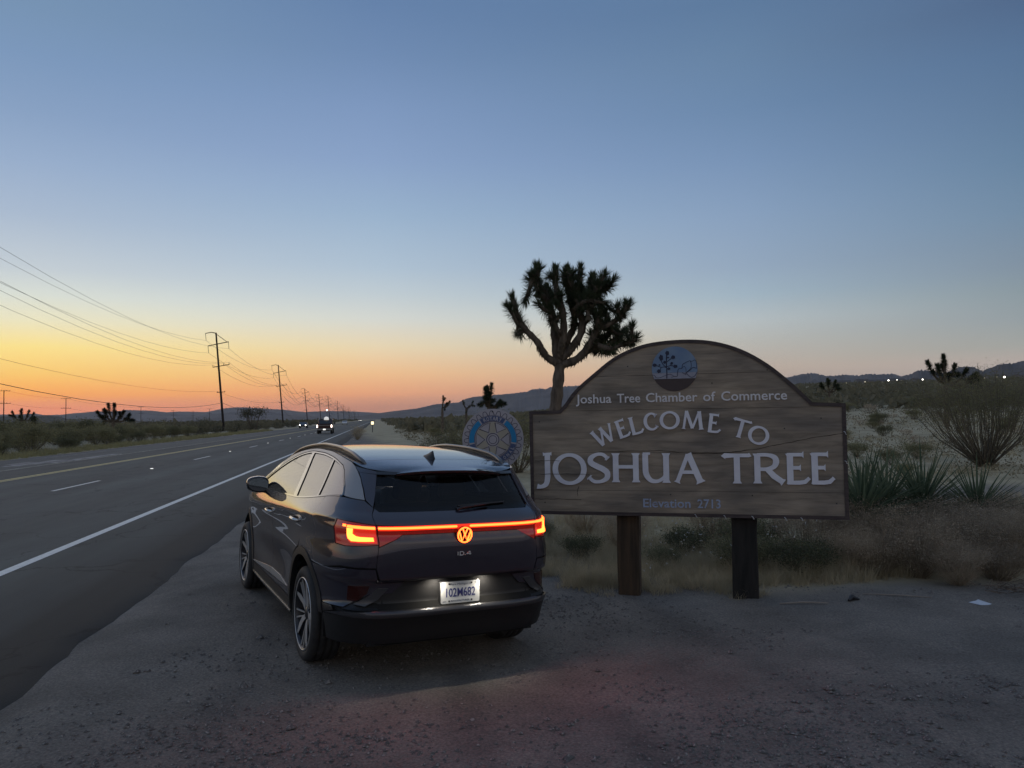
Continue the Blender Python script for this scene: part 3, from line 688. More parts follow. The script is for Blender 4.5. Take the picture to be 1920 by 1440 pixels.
# -- yuccas: every blade is a part
def make_blade(L, w, seed):
    mb = MB(); r2 = random.Random(seed); n_ = 5; c = r2.uniform(-.03, .10)
    for i in range(n_ + 1):
        t = i / n_; ww = w * (.55 + .6 * t if t < .35 else .76 * (1 - t) ** .75 + .0) ; zz = -c * t * t * L
        mb.v += [(-ww / 2, t * L, zz + ww * .28), (0, t * L, zz), (ww / 2, t * L, zz + ww * .28)]
        if i: k = len(mb.v) - 6; mb.f += [(k, k + 1, k + 4, k + 3), (k + 1, k + 2, k + 5, k + 4)]; mb.mi += [0, 0]
    return mb.mesh('leaf', M['yucca'])
BL = [make_blade(1.0, .072, i) for i in range(4)]
def yucca(x, y, zc, L, n_, label, seed, low=-.25):
    r2 = random.Random(seed); z0 = H(x, y); o = empty('yucca', (x, y, z0), 0, label, 'yucca')
    mb = MB(); mb.tube([(0, 0, -.1), (.01, 0, zc * .5), (0, 0, zc + .05)], [.075, .085, .05], n=8)
    for i in range(110):                      # dead blades hanging round the trunk
        q = r2.uniform(0, 6.28); z = r2.uniform(.05, zc); blade(mb, (cos(q) * .07, sin(q) * .07, z), (cos(q), sin(q), -1.1 + r2.random()), L * r2.uniform(.25, .5), .022, -.2, r2)
    mb.build('trunk', M['deadleaf'], o, fix=False)
    for i in range(n_):
        t = (i + .5) / n_; e = math.asin(low + (1 - low) * t ** .85 * .98); q = i * 2.39996 + r2.uniform(-.15, .15)
        l = link('leaf', BL[r2.randrange(4)], o, loc=(0, 0, zc + .06 * t))
        s = L * r2.uniform(.8, 1.08) * (.82 + .25 * t)
        l.scale = (L * 1.05, s, s)
        l.rotation_euler = (Euler((e, 0, q)).to_matrix() @ Matrix.Rotation(r2.uniform(-.25, .25), 3, 'Y')).to_euler()
    return o
yucca(4.50, 10.0, .46, .98, 165, 'leftmost and tallest yucca, partly behind the sign edge', 1)
yucca(5.05, 10.5, .48, .90, 130, 'yucca behind between the tallest and the round one', 5)
yucca(5.55, 10.5, .50, .90, 140, 'middle yucca with upright blades', 2)
yucca(6.10, 10.2, .46, .78, 150, 'round compact yucca right of the others', 3, -.45)
yucca(6.52, 9.55, .30, .60, 90, 'yucca cut off by the right edge of the photo', 4, -.4)

# -- joshua trees
def rosette(mb, pts, L, w, n_, rnd, hang=.0):
    """blades radiating from a branch end given by its centre line"""
    pts = [Vector(p) for p in pts]
    for i in range(n_):
        t = rnd.random() ** .45 * (len(pts) - 1); k = min(int(t), len(pts) - 2); p = pts[k].lerp(pts[k + 1], t - k); d = (pts[k + 1] - pts[k]).normalized()
        end = t / (len(pts) - 1)
        a = d.orthogonal().normalized(); a = Matrix.Rotation(rnd.uniform(0, 6.28), 3, d) @ a
        f = rnd.uniform(-.35, .95) + (end ** 4) * 2.2 - (1 - end) * .35
        dd = (a + d * f).normalized()
        blade(mb, p, dd, L * rnd.uniform(.7, 1.1), w, -.05 * rnd.random(), rnd)
def joshua(loc, name_label, limbs, trunk, L=.24, seed=1, dens=1., group=None, w=.016, n=10):
    """limbs: list of (centre line points, start radius, end radius, length share that is leafy)"""
    r2 = random.Random(seed); o = empty('joshua_tree', loc, 0, name_label, 'tree', group)
    tr = MB(); cr = MB(); dd = MB()
    for pts, ra, rb, share in [trunk] + limbs:
        P = [Vector(p) for p in pts]; Q = []
        for i in range(len(P) - 1):                         # smooth it
            p0, p1, p2, p3 = P[max(i - 1, 0)], P[i], P[i + 1], P[min(i + 2, len(P) - 1)]
            for k in range(5):
                t = k / 5; Q.append(.5 * ((2 * p1) + (p2 - p0) * t + (2 * p0 - 5 * p1 + 4 * p2 - p3) * t * t + (3 * p1 - p0 - 3 * p2 + p3) * t ** 3))
        Q.append(P[-1]); m = len(Q)
        rad = [(ra + (rb - ra) * i / (m - 1)) * (1 + .10 * sin(i * 1.9 + seed)) for i in range(m)]
        tr.tube(Q, rad, n=n)
        if share <= 0:
            continue
        s = int((m - 1) * (1 - share)); leafy = Q[s:]
        ln_ = sum((leafy[i + 1] - leafy[i]).length for i in range(len(leafy) - 1))
        rosette(cr, leafy, L, w, int(300 * dens * (.25 + ln_)), r2)
        # dead blades lie back along the limb below the green
        for i in range(int(130 * dens * m / 8)):
            k = r2.randrange(1, max(2, s)); p = Q[k]; d = (Q[k] - Q[k - 1]).normalized(); a = d.orthogonal().normalized(); a = Matrix.Rotation(r2.uniform(0, 6.28), 3, d) @ a
            f = k / max(1, s)
            if r2.random() > f * .9 + .1: continue
            blade(dd, p + a * rad[k] * .8, a * .6 - d * 1.0 + Vector((0, 0, -.3)), L * r2.uniform(.25, .62) * (.35 + .65 * f), w * 1.1, -.1, r2)
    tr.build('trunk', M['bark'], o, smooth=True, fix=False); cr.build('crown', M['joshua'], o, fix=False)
    if dd.v: dd.build('dead_leaves', M['deadleaf'], o, fix=False)
    return o
def Zj(zx, zy, dy=0.): return ((zx - 545) * .002618, dy, 1.87 - H(.95, 17) + (1440 - zy) * .002618)
trunk = ([Zj(520, 2150), Zj(530, 1700), Zj(545, 1400), Zj(570, 1180), Zj(590, 1000)], .17, .115, 0)
LIMBS = [
 ([Zj(585, 1010), Zj(470, 935, -.1), Zj(400, 820, -.2), Zj(310, 725, -.25), Zj(245, 620, -.2), Zj(195, 445, -.2)], .075, .05, .46),
 ([Zj(245, 690, -.2), Zj(200, 600, -.35), Zj(160, 540, -.4)], .04, .03, 1),
 ([Zj(290, 720, -.2), Zj(255, 745, -.05), Zj(240, 740, .05)], .04, .03, .7),
 ([Zj(575, 1010), Zj(560, 800, .1), Zj(540, 600, .15), Zj(480, 400, .2), Zj(415, 300, .1), Zj(405, 170, .1)], .10, .05, .36),
 ([Zj(540, 560, .15), Zj(470, 440, -.1), Zj(400, 430, -.2), Zj(385, 440, -.2)], .05, .045, 0),
 ([Zj(470, 380, .2), Zj(400, 320, -.2), Zj(365, 270, -.3)], .05, .04, .8),
 ([Zj(590, 950), Zj(620, 760, -.2), Zj(610, 560, -.3), Zj(560, 360, -.3), Zj(560, 230, -.3)], .08, .05, .42),
 ([Zj(600, 900), Zj(680, 760, .2), Zj(730, 640, .3), Zj(690, 420, .2), Zj(640, 230, .2)], .075, .05, .42),
 ([Zj(600, 960), Zj(700, 860, -.1), Zj(780, 700, -.15), Zj(740, 480, -.1), Zj(690, 300, -.1), Zj(665, 220, -.1)], .08, .05, .38),
 ([Zj(740, 560, 0), Zj(760, 400, .1), Zj(775, 280, .1), Zj(785, 190, .1)], .06, .05, .5),
 ([Zj(780, 700, 0), Zj(850, 560, .2), Zj(850, 400, .3), Zj(890, 260, .3)], .06, .045, .5),
 ([Zj(850, 520, .2), Zj(920, 430, .1), Zj(985, 330, 0)], .05, .04, .55),
 ([Zj(850, 560, -.2), Zj(880, 440, -.3), Zj(870, 300, -.3)], .05, .04, .6),
 ([Zj(610, 1010), Zj(740, 960, -.1), Zj(830, 850, -.2), Zj(900, 700, -.3), Zj(930, 560, -.3)], .085, .05, .42),
 ([Zj(700, 990), Zj(820, 900, .2), Zj(960, 800, .3), Zj(1040, 700, .4), Zj(1000, 560, .4)], .07, .05, .38),
 ([Zj(900, 720, -.2), Zj(1010, 680, -.3), Zj(1100, 610, -.3), Zj(1170, 530, -.3)], .05, .045, .5),
 ([Zj(860, 860, .1), Zj(970, 860, .1), Zj(1060, 800, .1), Zj(1130, 740, .1)], .05, .045, .6),
 ([Zj(900, 850, -.2), Zj(1000, 890, -.4), Zj(1100, 860, -.5), Zj(1180, 830, -.5)], .05, .04, .6),
 ([Zj(900, 880, .3), Zj(960, 860, .5), Zj(1060, 880, .6)], .05, .04, .8),
 ([Zj(640, 560, .3), Zj(560, 440, .5), Zj(500, 330, .5)], .05, .04, .6),
 ([Zj(700, 560, -.3), Zj(800, 500, -.5), Zj(960, 520, -.5)], .05, .04, .6),
 ([Zj(600, 760, -.2), Zj(520, 640, -.4), Zj(500, 560, -.4)], .04, .03, .4),
]
_r = random.Random(5)
for _k in range(4):
    _x, _y = _r.uniform(430, 960), _r.uniform(260, 520); _d = _r.uniform(-.5, .5); _a = _r.uniform(-150, 150)
    LIMBS.append(([Zj(_x, _y + 130, _d), Zj(_x + _a * .5, _y + 50, _d + .05), Zj(_x + _a, _y - 40, _d)], .045, .035, .8))
for _l in list(LIMBS)[3:]:
    if _l[3] <= 0: continue
    _p = [Vector(q) for q in _l[0]]
    for _k in range(3):
        _t = _r.uniform(.45, .95) * (len(_p) - 1); _i = min(int(_t), len(_p) - 2); _b = _p[_i].lerp(_p[_i + 1], _t - _i)
        if _b.z < 2.75: continue
        _e = _b + Vector((_r.uniform(-1, 1), _r.uniform(-1, 1), _r.uniform(-.1, .9))).normalized() * _r.uniform(.20, .38)
        _e.z = min(_e.z, _r.uniform(4.35, 5.1))
        LIMBS.append(([tuple(_b), tuple(_b.lerp(_e, .5) + Vector((0, 0, -.03))), tuple(_e)], .045, .035, .75))
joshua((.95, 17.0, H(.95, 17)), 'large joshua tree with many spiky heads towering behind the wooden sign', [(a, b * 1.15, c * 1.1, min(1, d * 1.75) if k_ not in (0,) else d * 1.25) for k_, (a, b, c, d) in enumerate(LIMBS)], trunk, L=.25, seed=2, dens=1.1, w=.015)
def small_joshua(loc, heads, label, seed, L=.36, w=.035, group=None, dens=.55):
    """heads: (x, z) of every head relative to the foot, first entry the fork"""
    (fx, fz), hs = heads[0], heads[1:]
    r2 = random.Random(seed)
    trunk = ([(0, 0, -.1), (fx * .6, 0, fz * .55), (fx, 0, fz)], .20, .13, 0)
    limbs = []
    for (hx, hz) in hs:
        dy = r2.uniform(-.4, .4); mx = (fx + hx) / 2 + (hx - fx) * .15
        limbs.append(([(fx, 0, fz), (mx, dy * .6, (fz + hz) / 2 - abs(hx - fx) * .15), (hx, dy, hz)], .09, .05, .42))
        if r2.random() < .8: e = (hx + r2.uniform(-.5, .5), dy + r2.uniform(-.3, .3), hz - r2.uniform(.1, .7)); limbs.append(([(mx, dy * .6, (fz + hz) / 2), e], .07, .05, .7))
    return joshua(loc, label, limbs, trunk, L=L, seed=seed, dens=dens, w=w, n=6)
def place_j(x, y, heads, label, seed, **k): return small_joshua((x, y, H(x, y)), heads, label, seed, **k)
place_j(-38.9, 75, [(0, 2.0), (-1.5, 2.9), (-.9, 3.1), (-.3, 3.6), (.3, 3.6), (.0, 2.9), (1.0, 2.9), (1.6, 2.6), (-1.0, 2.4), (.5, 2.4)], 'dark joshua tree standing above the bushes across the highway', 11, dens=1.2)
place_j(-1.95, 60, [(.1, 2.6), (-.15, 4.0), (.15, 3.6), (.35, 4.3), (.05, 3.2), (1.0, 3.0), (.9, 2.8), (-.2, 3.3)], 'joshua tree with two stubby heads behind the round club sign', 12, dens=1.3)
place_j(-8.2, 90, [(0, 3.0), (.15, 4.3), (.9, 3.7), (.5, 3.5)], 'thin joshua tree silhouetted on the ridge left of the club sign', 13, dens=.7, L=.28)
place_j(-6.0, 100, [(0, 3.0), (-.4, 3.9), (.9, 3.8), (.4, 3.2)], 'small forked joshua tree right of the thin silhouetted one', 14, dens=.6, L=.28)
place_j(31.0, 55, [(0, 3.0), (-1.0, 4.6), (-.75, 4.3), (0, 5.0), (.2, 4.6), (.6, 4.3), (1.4, 4.0), (2.2, 3.7), (2.5, 3.4), (.3, 3.6), (-.2, 3.9)], 'bulky joshua tree rising behind the biggest creosote at right', 15, dens=1.3)
place_j(49.5, 120, [(0, 2.2), (-1.3, 3.6), (-.2, 4.2), (.9, 3.9), (1.5, 3.3)], 'small joshua tree on the plain right above the sign corner', 16, L=.5, w=.1)
place_j(-49, 78, [(0, 1.6), (-.9, 2.6), (.1, 2.4), (.8, 2.5)], 'short joshua tree left of the tall one across the highway', 17, dens=.8)
place_j(-61, 96, [(0, 2.0), (-1.2, 3.2), (-.2, 3.5), (1.2, 3.0), (.5, 3.3)], 'joshua tree half hidden in bushes at the far left edge', 18, dens=.8)

def desert_tree(x, y, h, label, seed):
    r2 = random.Random(seed); o = empty('desert_tree', (x, y, H(x, y)), 0, label, 'tree'); tr = MB(); cr = MB()
    for k in range(7):
        q = r2.uniform(0, 6.28); e = Vector((cos(q) * h * .42, sin(q) * h * .3, h * r2.uniform(.7, .9))); s = Vector((cos(q) * .5, 0, 0)); m = s.lerp(e, .5) + Vector((0, 0, h * .08))
        tr.tube([s, m, e], [.10, .07, .03], n=5)
        for i in range(220): leaf(cr, e.lerp(m, r2.random() * .6) + Vector((r2.gauss(0, .13), r2.gauss(0, .13), r2.gauss(0, .08))) * h, .16 * r2.uniform(.6, 1.3), r2)
    tr.build('trunk', M['bark'], o); cr.build('crown', M['creosote_far'], o, fix=False)
desert_tree(-50.5, 150, 5.0, 'open crowned desert tree between the first two power poles', 1)

M['tumble'] = leafmat('tumbleweed_straw', (.34, .27, .16), (.55, .45, .29))
# tumbleweed at the roadside beyond the car
TW = shrub_meshes(120, h=1.3, r=.9, nst=60, nleaf=1500, ls=.035, bare=.0, stem_r=.008, leaf_m='tumble', stem_m='tumble', fluff=.16)
shrub(TW, (-14.3, 71, H(-14.3, 71)), 1.1, 0, 'tumbleweed', 'pale dry tumbleweed on the right edge of the highway far ahead', 'tumbleweed')
# ------------------------------------------------------------------ lettering tools
def ribbon(mb, pts, w, M4, y0, y1, closed=False, flare=(1, 1)):
    """a flat stroke of varying width along (x, z) points, from depth y0 (front) to y1"""
    P = [Vector((p[0], p[1])) for p in pts]
    if not hasattr(w, '__len__'): w = [w] * len(P)
    w = list(w)
    if not closed and (flare[0] != 1 or flare[1] != 1):
        L = sum((P[i + 1] - P[i]).length for i in range(len(P) - 1))
        if flare[0] != 1: P.insert(1, P[0] + (P[1] - P[0]).normalized() * min(w[0] * .45, L * .3)); w.insert(1, w[0]); w[0] *= flare[0]
        if flare[1] != 1: P.insert(-1, P[-1] + (P[-2] - P[-1]).normalized() * min(w[-1] * .45, L * .3)); w.insert(-1, w[-1]); w[-1] *= flare[1]
    n = len(P); Lf = []; Rt = []
    for i in range(n):
        a = P[(i - 1) % n] if (closed or i > 0) else P[i]; b = P[(i + 1) % n] if (closed or i < n - 1) else P[i]
        t = (b - a).normalized(); k = 1.0
        if closed or 0 < i < n - 1:
            u = (P[i] - a).normalized() if (P[i] - a).length > 1e-9 else t; k = 1 / max(.5, u.dot(t))
        s = Vector((-t.y, t.x)) * w[i] * .5 * k
        Lf.append(P[i] + s); Rt.append(P[i] - s)
    vs = []
    for q in (y0, y1):
        for A in (Lf, Rt): vs += [M4 @ Vector((p.x, q, p.y)) for p in A]
    fs = []
    for i in range(n if closed else n - 1):
        j = (i + 1) % n
        fs += [(i, j, n + j, n + i), (i, 2 * n + i, 2 * n + j, j), (n + i, n + j, 3 * n + j, 3 * n + i)]
    if not closed: fs += [(0, n, 3 * n, 2 * n), (n - 1, 3 * n - 1, 4 * n - 1, 2 * n - 1)]
    mb.add(vs, fs)
def cat_rom(P, k=5, closed=False):
    Q = []; n = len(P); P = [Vector(p) for p in P]
    for i in range(n if closed else n - 1):
        g = (lambda j: P[j % n]) if closed else (lambda j: P[min(max(j, 0), n - 1)])
        p0, p1, p2, p3 = g(i - 1), g(i), g(i + 1), g(i + 2)
        for q in range(k):
            t = q / k; Q.append(.5 * ((2 * p1) + (p2 - p0) * t + (2 * p0 - 5 * p1 + 4 * p2 - p3) * t * t + (3 * p1 - p0 - 3 * p2 + p3) * t ** 3))
    if not closed: Q.append(P[-1])
    return Q
def glyph(ch, x0, x1, z0, z1, T, t, M4, depth, y=0.0):
    """flared serif capital in the box x0..x1, z0..z1"""
    mb = MB(); w, h = x1 - x0, z1 - z0; X = lambda a: x0 + a * w; Zz = lambda a: z0 + a * h; k = [0]
    def st(pts, ww, closed=False, fl=(1.5, 1.5)):
        k[0] += 1; ribbon(mb, [(X(a), Zz(b)) for a, b in pts], ww, M4, y - depth - k[0] * .0006, y, closed, fl)
    def cv(pts, ww, closed=False, fl=(1, 1)):
        P = cat_rom([(a, b, c) for (a, b), c in zip(pts, ww)], 5, closed); k[0] += 1
        ribbon(mb, [(X(p.x), Zz(p.y)) for p in P], [p.z for p in P], M4, y - depth - k[0] * .0006, y, closed, fl)
    a = T / w / 2; b = t / h / 2
    if ch == 'J':
        cv([(.72, .99), (.72, .6), (.72, .32), (.60, .12), (.25, .045), (0, .06)], [T, T, T, T * .9, t * 1.1, t * 1.5]); st([(.42, .97), (1, .985)], t * .75)
    elif ch == 'O':
        N_ = 14; cv([(.5 + (.5 - a * .9) * cos(2 * pi * i / N_), .5 + (.5 - b) * sin(2 * pi * i / N_)) for i in range(N_)], [t + (T - t) * abs(cos(2 * pi * i / N_)) ** 1.3 for i in range(N_)], True)
    elif ch == 'C':
        A = [radians(q) for q in (40, 65, 90, 125, 155, 180, 205, 235, 270, 300, 322)]
        cv([(.53 + (.5 - a) * cos(q) * 1.0, .5 + (.5 - b) * sin(q)) for q in A], [t + (T - t) * abs(cos(q)) ** 1.3 if abs(cos(q)) < .99 or 1 else T for q in A][:1] + [t + (T - t) * max(0, -cos(q)) for q in A][1:], fl=(1.5, 1.2))
    elif ch == 'S':
        cv([(.90, .80), (.70, .95), (.42, .955), (.18, .84), (.17, .68), (.42, .56), (.66, .47), (.86, .34), (.84, .16), (.58, .045), (.28, .05), (.07, .20)], [t, t, t, T * .9, T, T, T, T, T * .9, t, t, t], fl=(1.5, 1.5))
    elif ch == 'H':
        st([(.17, 0), (.17, 1)], T); st([(.83, 0), (.83, 1)], T); st([(.17, .53), (.83, .53)], t, fl=(1, 1))
    elif ch == 'U':
        cv([(.14, .99), (.14, .6), (.16, .30), (.30, .09), (.52, .05), (.72, .16), (.80, .32)], [T, T, T, T * .8, t, t, t * .9]); st([(.06, .985), (.30, .985)], t * .7, fl=(1, 1)); st([(.82, 0), (.82, 1)], T)
    elif ch == 'A':
        st([(.10, 0), (.46, .97)], t * 1.15, fl=(1.7, 1)); st([(.86, 0), (.47, 1)], T * 1.05, fl=(1.6, 1.1)); st([(.24, .36), (.70, .36)], t, fl=(1, 1))
    elif ch == 'T':
        st([(.5, 0), (.5, .97)], T, fl=(1.55, 1)); st([(.0, .88), (.06, .95), (.5, .955), (.94, .955), (1, .99)], [t * 1.6, t * 1.05, t, t * 1.05, t * 1.3], fl=(1, 1))
    elif ch == 'R':
        st([(.16, 0), (.16, 1)], T); cv([(.16, .955), (.48, .955), (.70, .88), (.76, .73), (.68, .56), (.46, .48), (.2, .48)], [t, t, T * .85, T, T * .8, t, t]); st([(.46, .50), (.68, .25), (.98, .03)], [T * .9, T, T * .9], fl=(1, 1.4))
    elif ch == 'E':
        st([(.22, 0), (.22, 1)], T, fl=(1.2, 1.5)); st([(.1, .965), (.78, .965)], t, fl=(1, 1.9)); st([(.22, .53), (.66, .53)], t, fl=(1, 1.9)); st([(.1, .04), (.6, .045), (.82, .07), (1, .2)], [t, t * 1.1, t * 1.1, t * .9], fl=(1, 1.1))
    elif ch == 'L':
        st([(.2, 0), (.2, 1)], T, fl=(1.2, 1.6)); st([(.1, .04), (.6, .045), (.84, .07), (1, .22)], [t, t * 1.1, t * 1.1, t * .9], fl=(1, 1.1))
    elif ch == 'W':
        st([(.08, 1), (.30, .02)], T, fl=(1.5, 1)); st([(.30, .02), (.53, .98)], t, fl=(1, 1.3)); st([(.47, 1), (.70, .02)], T, fl=(1.3, 1)); st([(.70, .02), (.93, 1)], t, fl=(1, 1.7))
    elif ch == 'M':
        st([(.10, 0), (.20, 1)], t * 1.1, fl=(1.8, 1)); st([(.20, .99), (.50, .05)], T * .9, fl=(1.1, 1)); st([(.50, .05), (.78, .98)], t, fl=(1, 1)); st([(.78, 1), (.90, 0)], T, fl=(1.1, 1.5))
    return mb

def text_mesh(txt, x0, x1, z0, cap, depth, M4, y=0., bold=.0, squeeze=True):
    """built-in font text fitted into x0..x1 with capital height cap, standing in the x-z plane"""
    c = bpy.data.curves.new('t', 'FONT'); c.body = txt; c.size = 1.0; c.extrude = .5; c.offset = bold; c.resolution_u = 3
    o = bpy.data.objects.new('t', c); COL.objects.link(o); bpy.context.view_layer.update()
    me = bpy.data.meshes.new_from_object(o.evaluated_get(bpy.context.evaluated_depsgraph_get())); bpy.data.objects.remove(o)
    xs = [v.co.x for v in me.vertices]; a, b = min(xs), max(xs); kz = cap / .72
    if x1 is None: x1 = x0 + (b - a) * kz
    kx = (x1 - x0) / (b - a); mb = MB()
    mb.add([M4 @ Vector((x0 + (v.co.x - a) * kx, y - depth * (.5 + v.co.z), z0 + v.co.y * kz)) for v in me.vertices], [tuple(p.vertices) for p in me.polygons])
    return mb

# ------------------------------------------------------------------ wooden welcome sign
def wood_mat(name, a, b_, c_, seed=0.):
    m = mat(name, a, .8, spec=.25); t = m.node_tree; b = t.nodes['Principled BSDF']
    tcn = t.nodes.new('ShaderNodeTexCoord'); mp = t.nodes.new('ShaderNodeMapping'); mp.inputs['Scale'].default_value = (1.6, 6, 15); mp.inputs['Location'].default_value = (seed, seed * 2, 0)
    t.links.new(tcn.outputs['Object'], mp.inputs[0])
    wv = t.nodes.new('ShaderNodeTexNoise'); wv.inputs['Scale'].default_value = 1.3; wv.inputs['Detail'].default_value = 8; wv.inputs['Roughness'].default_value = .65; wv.inputs['Distortion'].default_value = .6
    t.links.new(mp.outputs[0], wv.inputs[0])
    r = t.nodes.new('ShaderNodeValToRGB'); e = r.color_ramp.elements; e[0].position = .3; e[0].color = (*a, 1); e[1].position = .72; e[1].color = (*c_, 1); q = e.new(.5); q.color = (*b_, 1)
    t.links.new(wv.outputs[0], r.inputs[0])
    n2 = t.nodes.new('ShaderNodeTexNoise'); n2.inputs['Scale'].default_value = 1.6; n2.inputs['Detail'].default_value = 3; mp2 = t.nodes.new('ShaderNodeMapping'); mp2.inputs['Scale'].default_value = (.8, 1, 2.6); t.links.new(tcn.outputs['Object'], mp2.inputs[0]); t.links.new(mp2.outputs[0], n2.inputs[0])
    r2_ = t.nodes.new('ShaderNodeValToRGB'); r2_.color_ramp.elements[0].position = .35; r2_.color_ramp.elements[0].color = (.26, .25, .25, 1); r2_.color_ramp.elements[1].position = .68; r2_.color_ramp.elements[1].color = (.68, .62, .54, 1); t.links.new(n2.outputs[0], r2_.inputs[0])
    mx = t.nodes.new('ShaderNodeMix'); mx.data_type = 'RGBA'; mx.blend_type = 'OVERLAY'; mx.inputs['Factor'].default_value = .8; t.links.new(r.outputs[0], mx.inputs['A']); t.links.new(r2_.outputs[0], mx.inputs['B'])
    t.links.new(mx.outputs['Result'], b.inputs['Base Color'])
    bp = t.nodes.new('ShaderNodeBump'); bp.inputs['Strength'].default_value = .5; bp.inputs['Distance'].default_value = .004; t.links.new(wv.outputs[0], bp.inputs['Height']); t.links.new(bp.outputs[0], b.inputs['Normal'])
    return m
M['wood'] = wood_mat('weathered_sign_wood', (.21, .182, .148), (.30, .262, .215), (.38, .335, .28))
M['wood_trim'] = mat('dark_trim_wood', (.05, .036, .034), .75, col2=(.085, .062, .055), scale=6, stretch=(1, 1, 6), bump=.3)
M['post'] = mat('dark_timber_post', (.009, .009, .008), .85, col2=(.024, .021, .018), scale=5, stretch=(3, 3, .5), bump=.6, bscale=12)
M['post_brown'] = mat('brown_timber_post', (.040, .027, .016), .85, col2=(.10, .062, .034), scale=4, stretch=(4, 4, .4), bump=.6, bscale=12)
M['sign_letter'] = mat('pale_lavender_letters', (.70, .69, .74), .6, col2=(.80, .79, .82), scale=7, detail=6)
M['sign_letter_small'] = mat('pale_small_letters', (.75, .72, .71), .6)
M['sign_letter_faded'] = mat('faded_blue_letters', (.36, .42, .55), .7, col2=(.26, .27, .32), scale=22, detail=6, thr=(.5, .7))
SIGN = empty('welcome_sign', (1.84, 8.07, 0), radians(-15), 'arched brown wooden sign reading WELCOME TO JOSHUA TREE on two thick posts', 'sign')
I4 = Matrix.Identity(4)
arch = [(-1.313, 1.985), (-1.194, 2.14), (-.998, 2.306), (-.767, 2.480), (-.522, 2.588), (-.281, 2.634), (.027, 2.643), (.293, 2.610), (.553, 2.520), (.806, 2.364), (1.037, 2.158), (1.223, 1.963)]
arch = [(p.x, p.y) for p in cat_rom([(a, b, 0) for a, b in arch], 4)]
outer = [(-1.711, 1.92), (-1.372, 1.924)] + arch + [(1.533, 1.945), (1.533, .79), (-1.706, .792)]      # clockwise
def inset(poly, w):
    n = len(poly); out_ = []
    for i in range(n):
        a, b, c = Vector(poly[i - 1]), Vector(poly[i]), Vector(poly[(i + 1) % n])
        n1 = (b - a).normalized(); n2 = (c - b).normalized(); n1 = Vector((n1.y, -n1.x)); n2 = Vector((n2.y, -n2.x))
        m = (n1 + n2).normalized(); out_.append(tuple(b + m * w / max(.4, m.dot(n1))))
    return out_
inner = inset(outer, .036)
def clip_z(poly, z0, z1):
    for sgn, zz in ((1, z0), (-1, z1)):
        res = []
        for i in range(len(poly)):
            a, b = poly[i - 1], poly[i]; ia = (a[1] - zz) * sgn >= 0; ib = (b[1] - zz) * sgn >= 0
            if ia != ib: t = (zz - a[1]) / (b[1] - a[1]); res.append((a[0] + (b[0] - a[0]) * t, zz))
            if ib: res.append(b)
        poly = res
    return poly
zs = [.79, 1.055, 1.46, 1.915, 2.28, 2.66]
for i in range(5):
    mb = MB(); mb.prism(clip_z(inset(outer, .03), zs[i] + .0015, zs[i + 1] - .0015), .002 * (i % 2), .07); mb.build('plank', M['wood'], SIGN)
MB().prism(inset(outer, .05), .012, .062).build('backing_board', M['wood_trim'], SIGN)
def trim(i0, i1):
    n = len(outer); mb = MB(); ids = [k % n for k in range(i0, i1 + 1)]
    A = [outer[k] for k in ids]; B = [inner[k] for k in ids]; m = len(A)
    vs = [(p[0], y, p[1]) for y in (-.012, .082) for L_ in (A, B) for p in L_]
    fs = []
    for k in range(m - 1):
        fs += [(k, k + 1, m + k + 1, m + k), (2 * m + k, 3 * m + k, 3 * m + k + 1, 2 * m + k + 1), (k, 2 * m + k, 2 * m + k + 1, k + 1), (m + k, m + k + 1, 3 * m + k + 1, 3 * m + k)]
    fs += [(0, m, 3 * m, 2 * m), (m - 1, 3 * m - 1, 4 * m - 1, 2 * m - 1)]
    mb.add(vs, fs).build('frame_trim', M['wood_trim'], SIGN)
na = len(arch)
trim(0, 1); trim(1, 2); trim(2, na + 1); trim(na + 1, na + 2); trim(na + 2, na + 3); trim(na + 3, na + 4); trim(na + 4, na + 5)
def post(cx, w, d, top, mt, lb, seed):
    r2 = random.Random(seed); mb = MB(); n = 12; vs = []
    for i in range(n):
        z = -.35 + (top + .35) * i / (n - 1); a, b = w / 2 + r2.gauss(0, .0025), d / 2 + r2.gauss(0, .0025); c = .022 if seed == 1 else .012; ox = r2.gauss(0, .0015)
        vs += [(cx + ox + x, .075 + d / 2 + y, z) for x, y in ((-a + c, -b), (a - c, -b), (a, -b + c), (a, b - c), (a - c, b), (-a + c, b), (-a, b - c), (-a, -b + c))]
    fs = [(i * 8 + k, i * 8 + (k + 1) % 8, (i + 1) * 8 + (k + 1) % 8, (i + 1) * 8 + k) for i in range(n - 1) for k in range(8)] + [tuple(range(8)), tuple(range(8 * n - 8, 8 * n))]
    o = mb.add(vs, fs).build('post', M[mt], SIGN); o['label'] = lb
post(-.665, .238, .22, 1.75, 'post_brown', 'brown stained timber post', 1); post(.535, .262, .24, 1.75, 'post', 'near black timber post', 2)
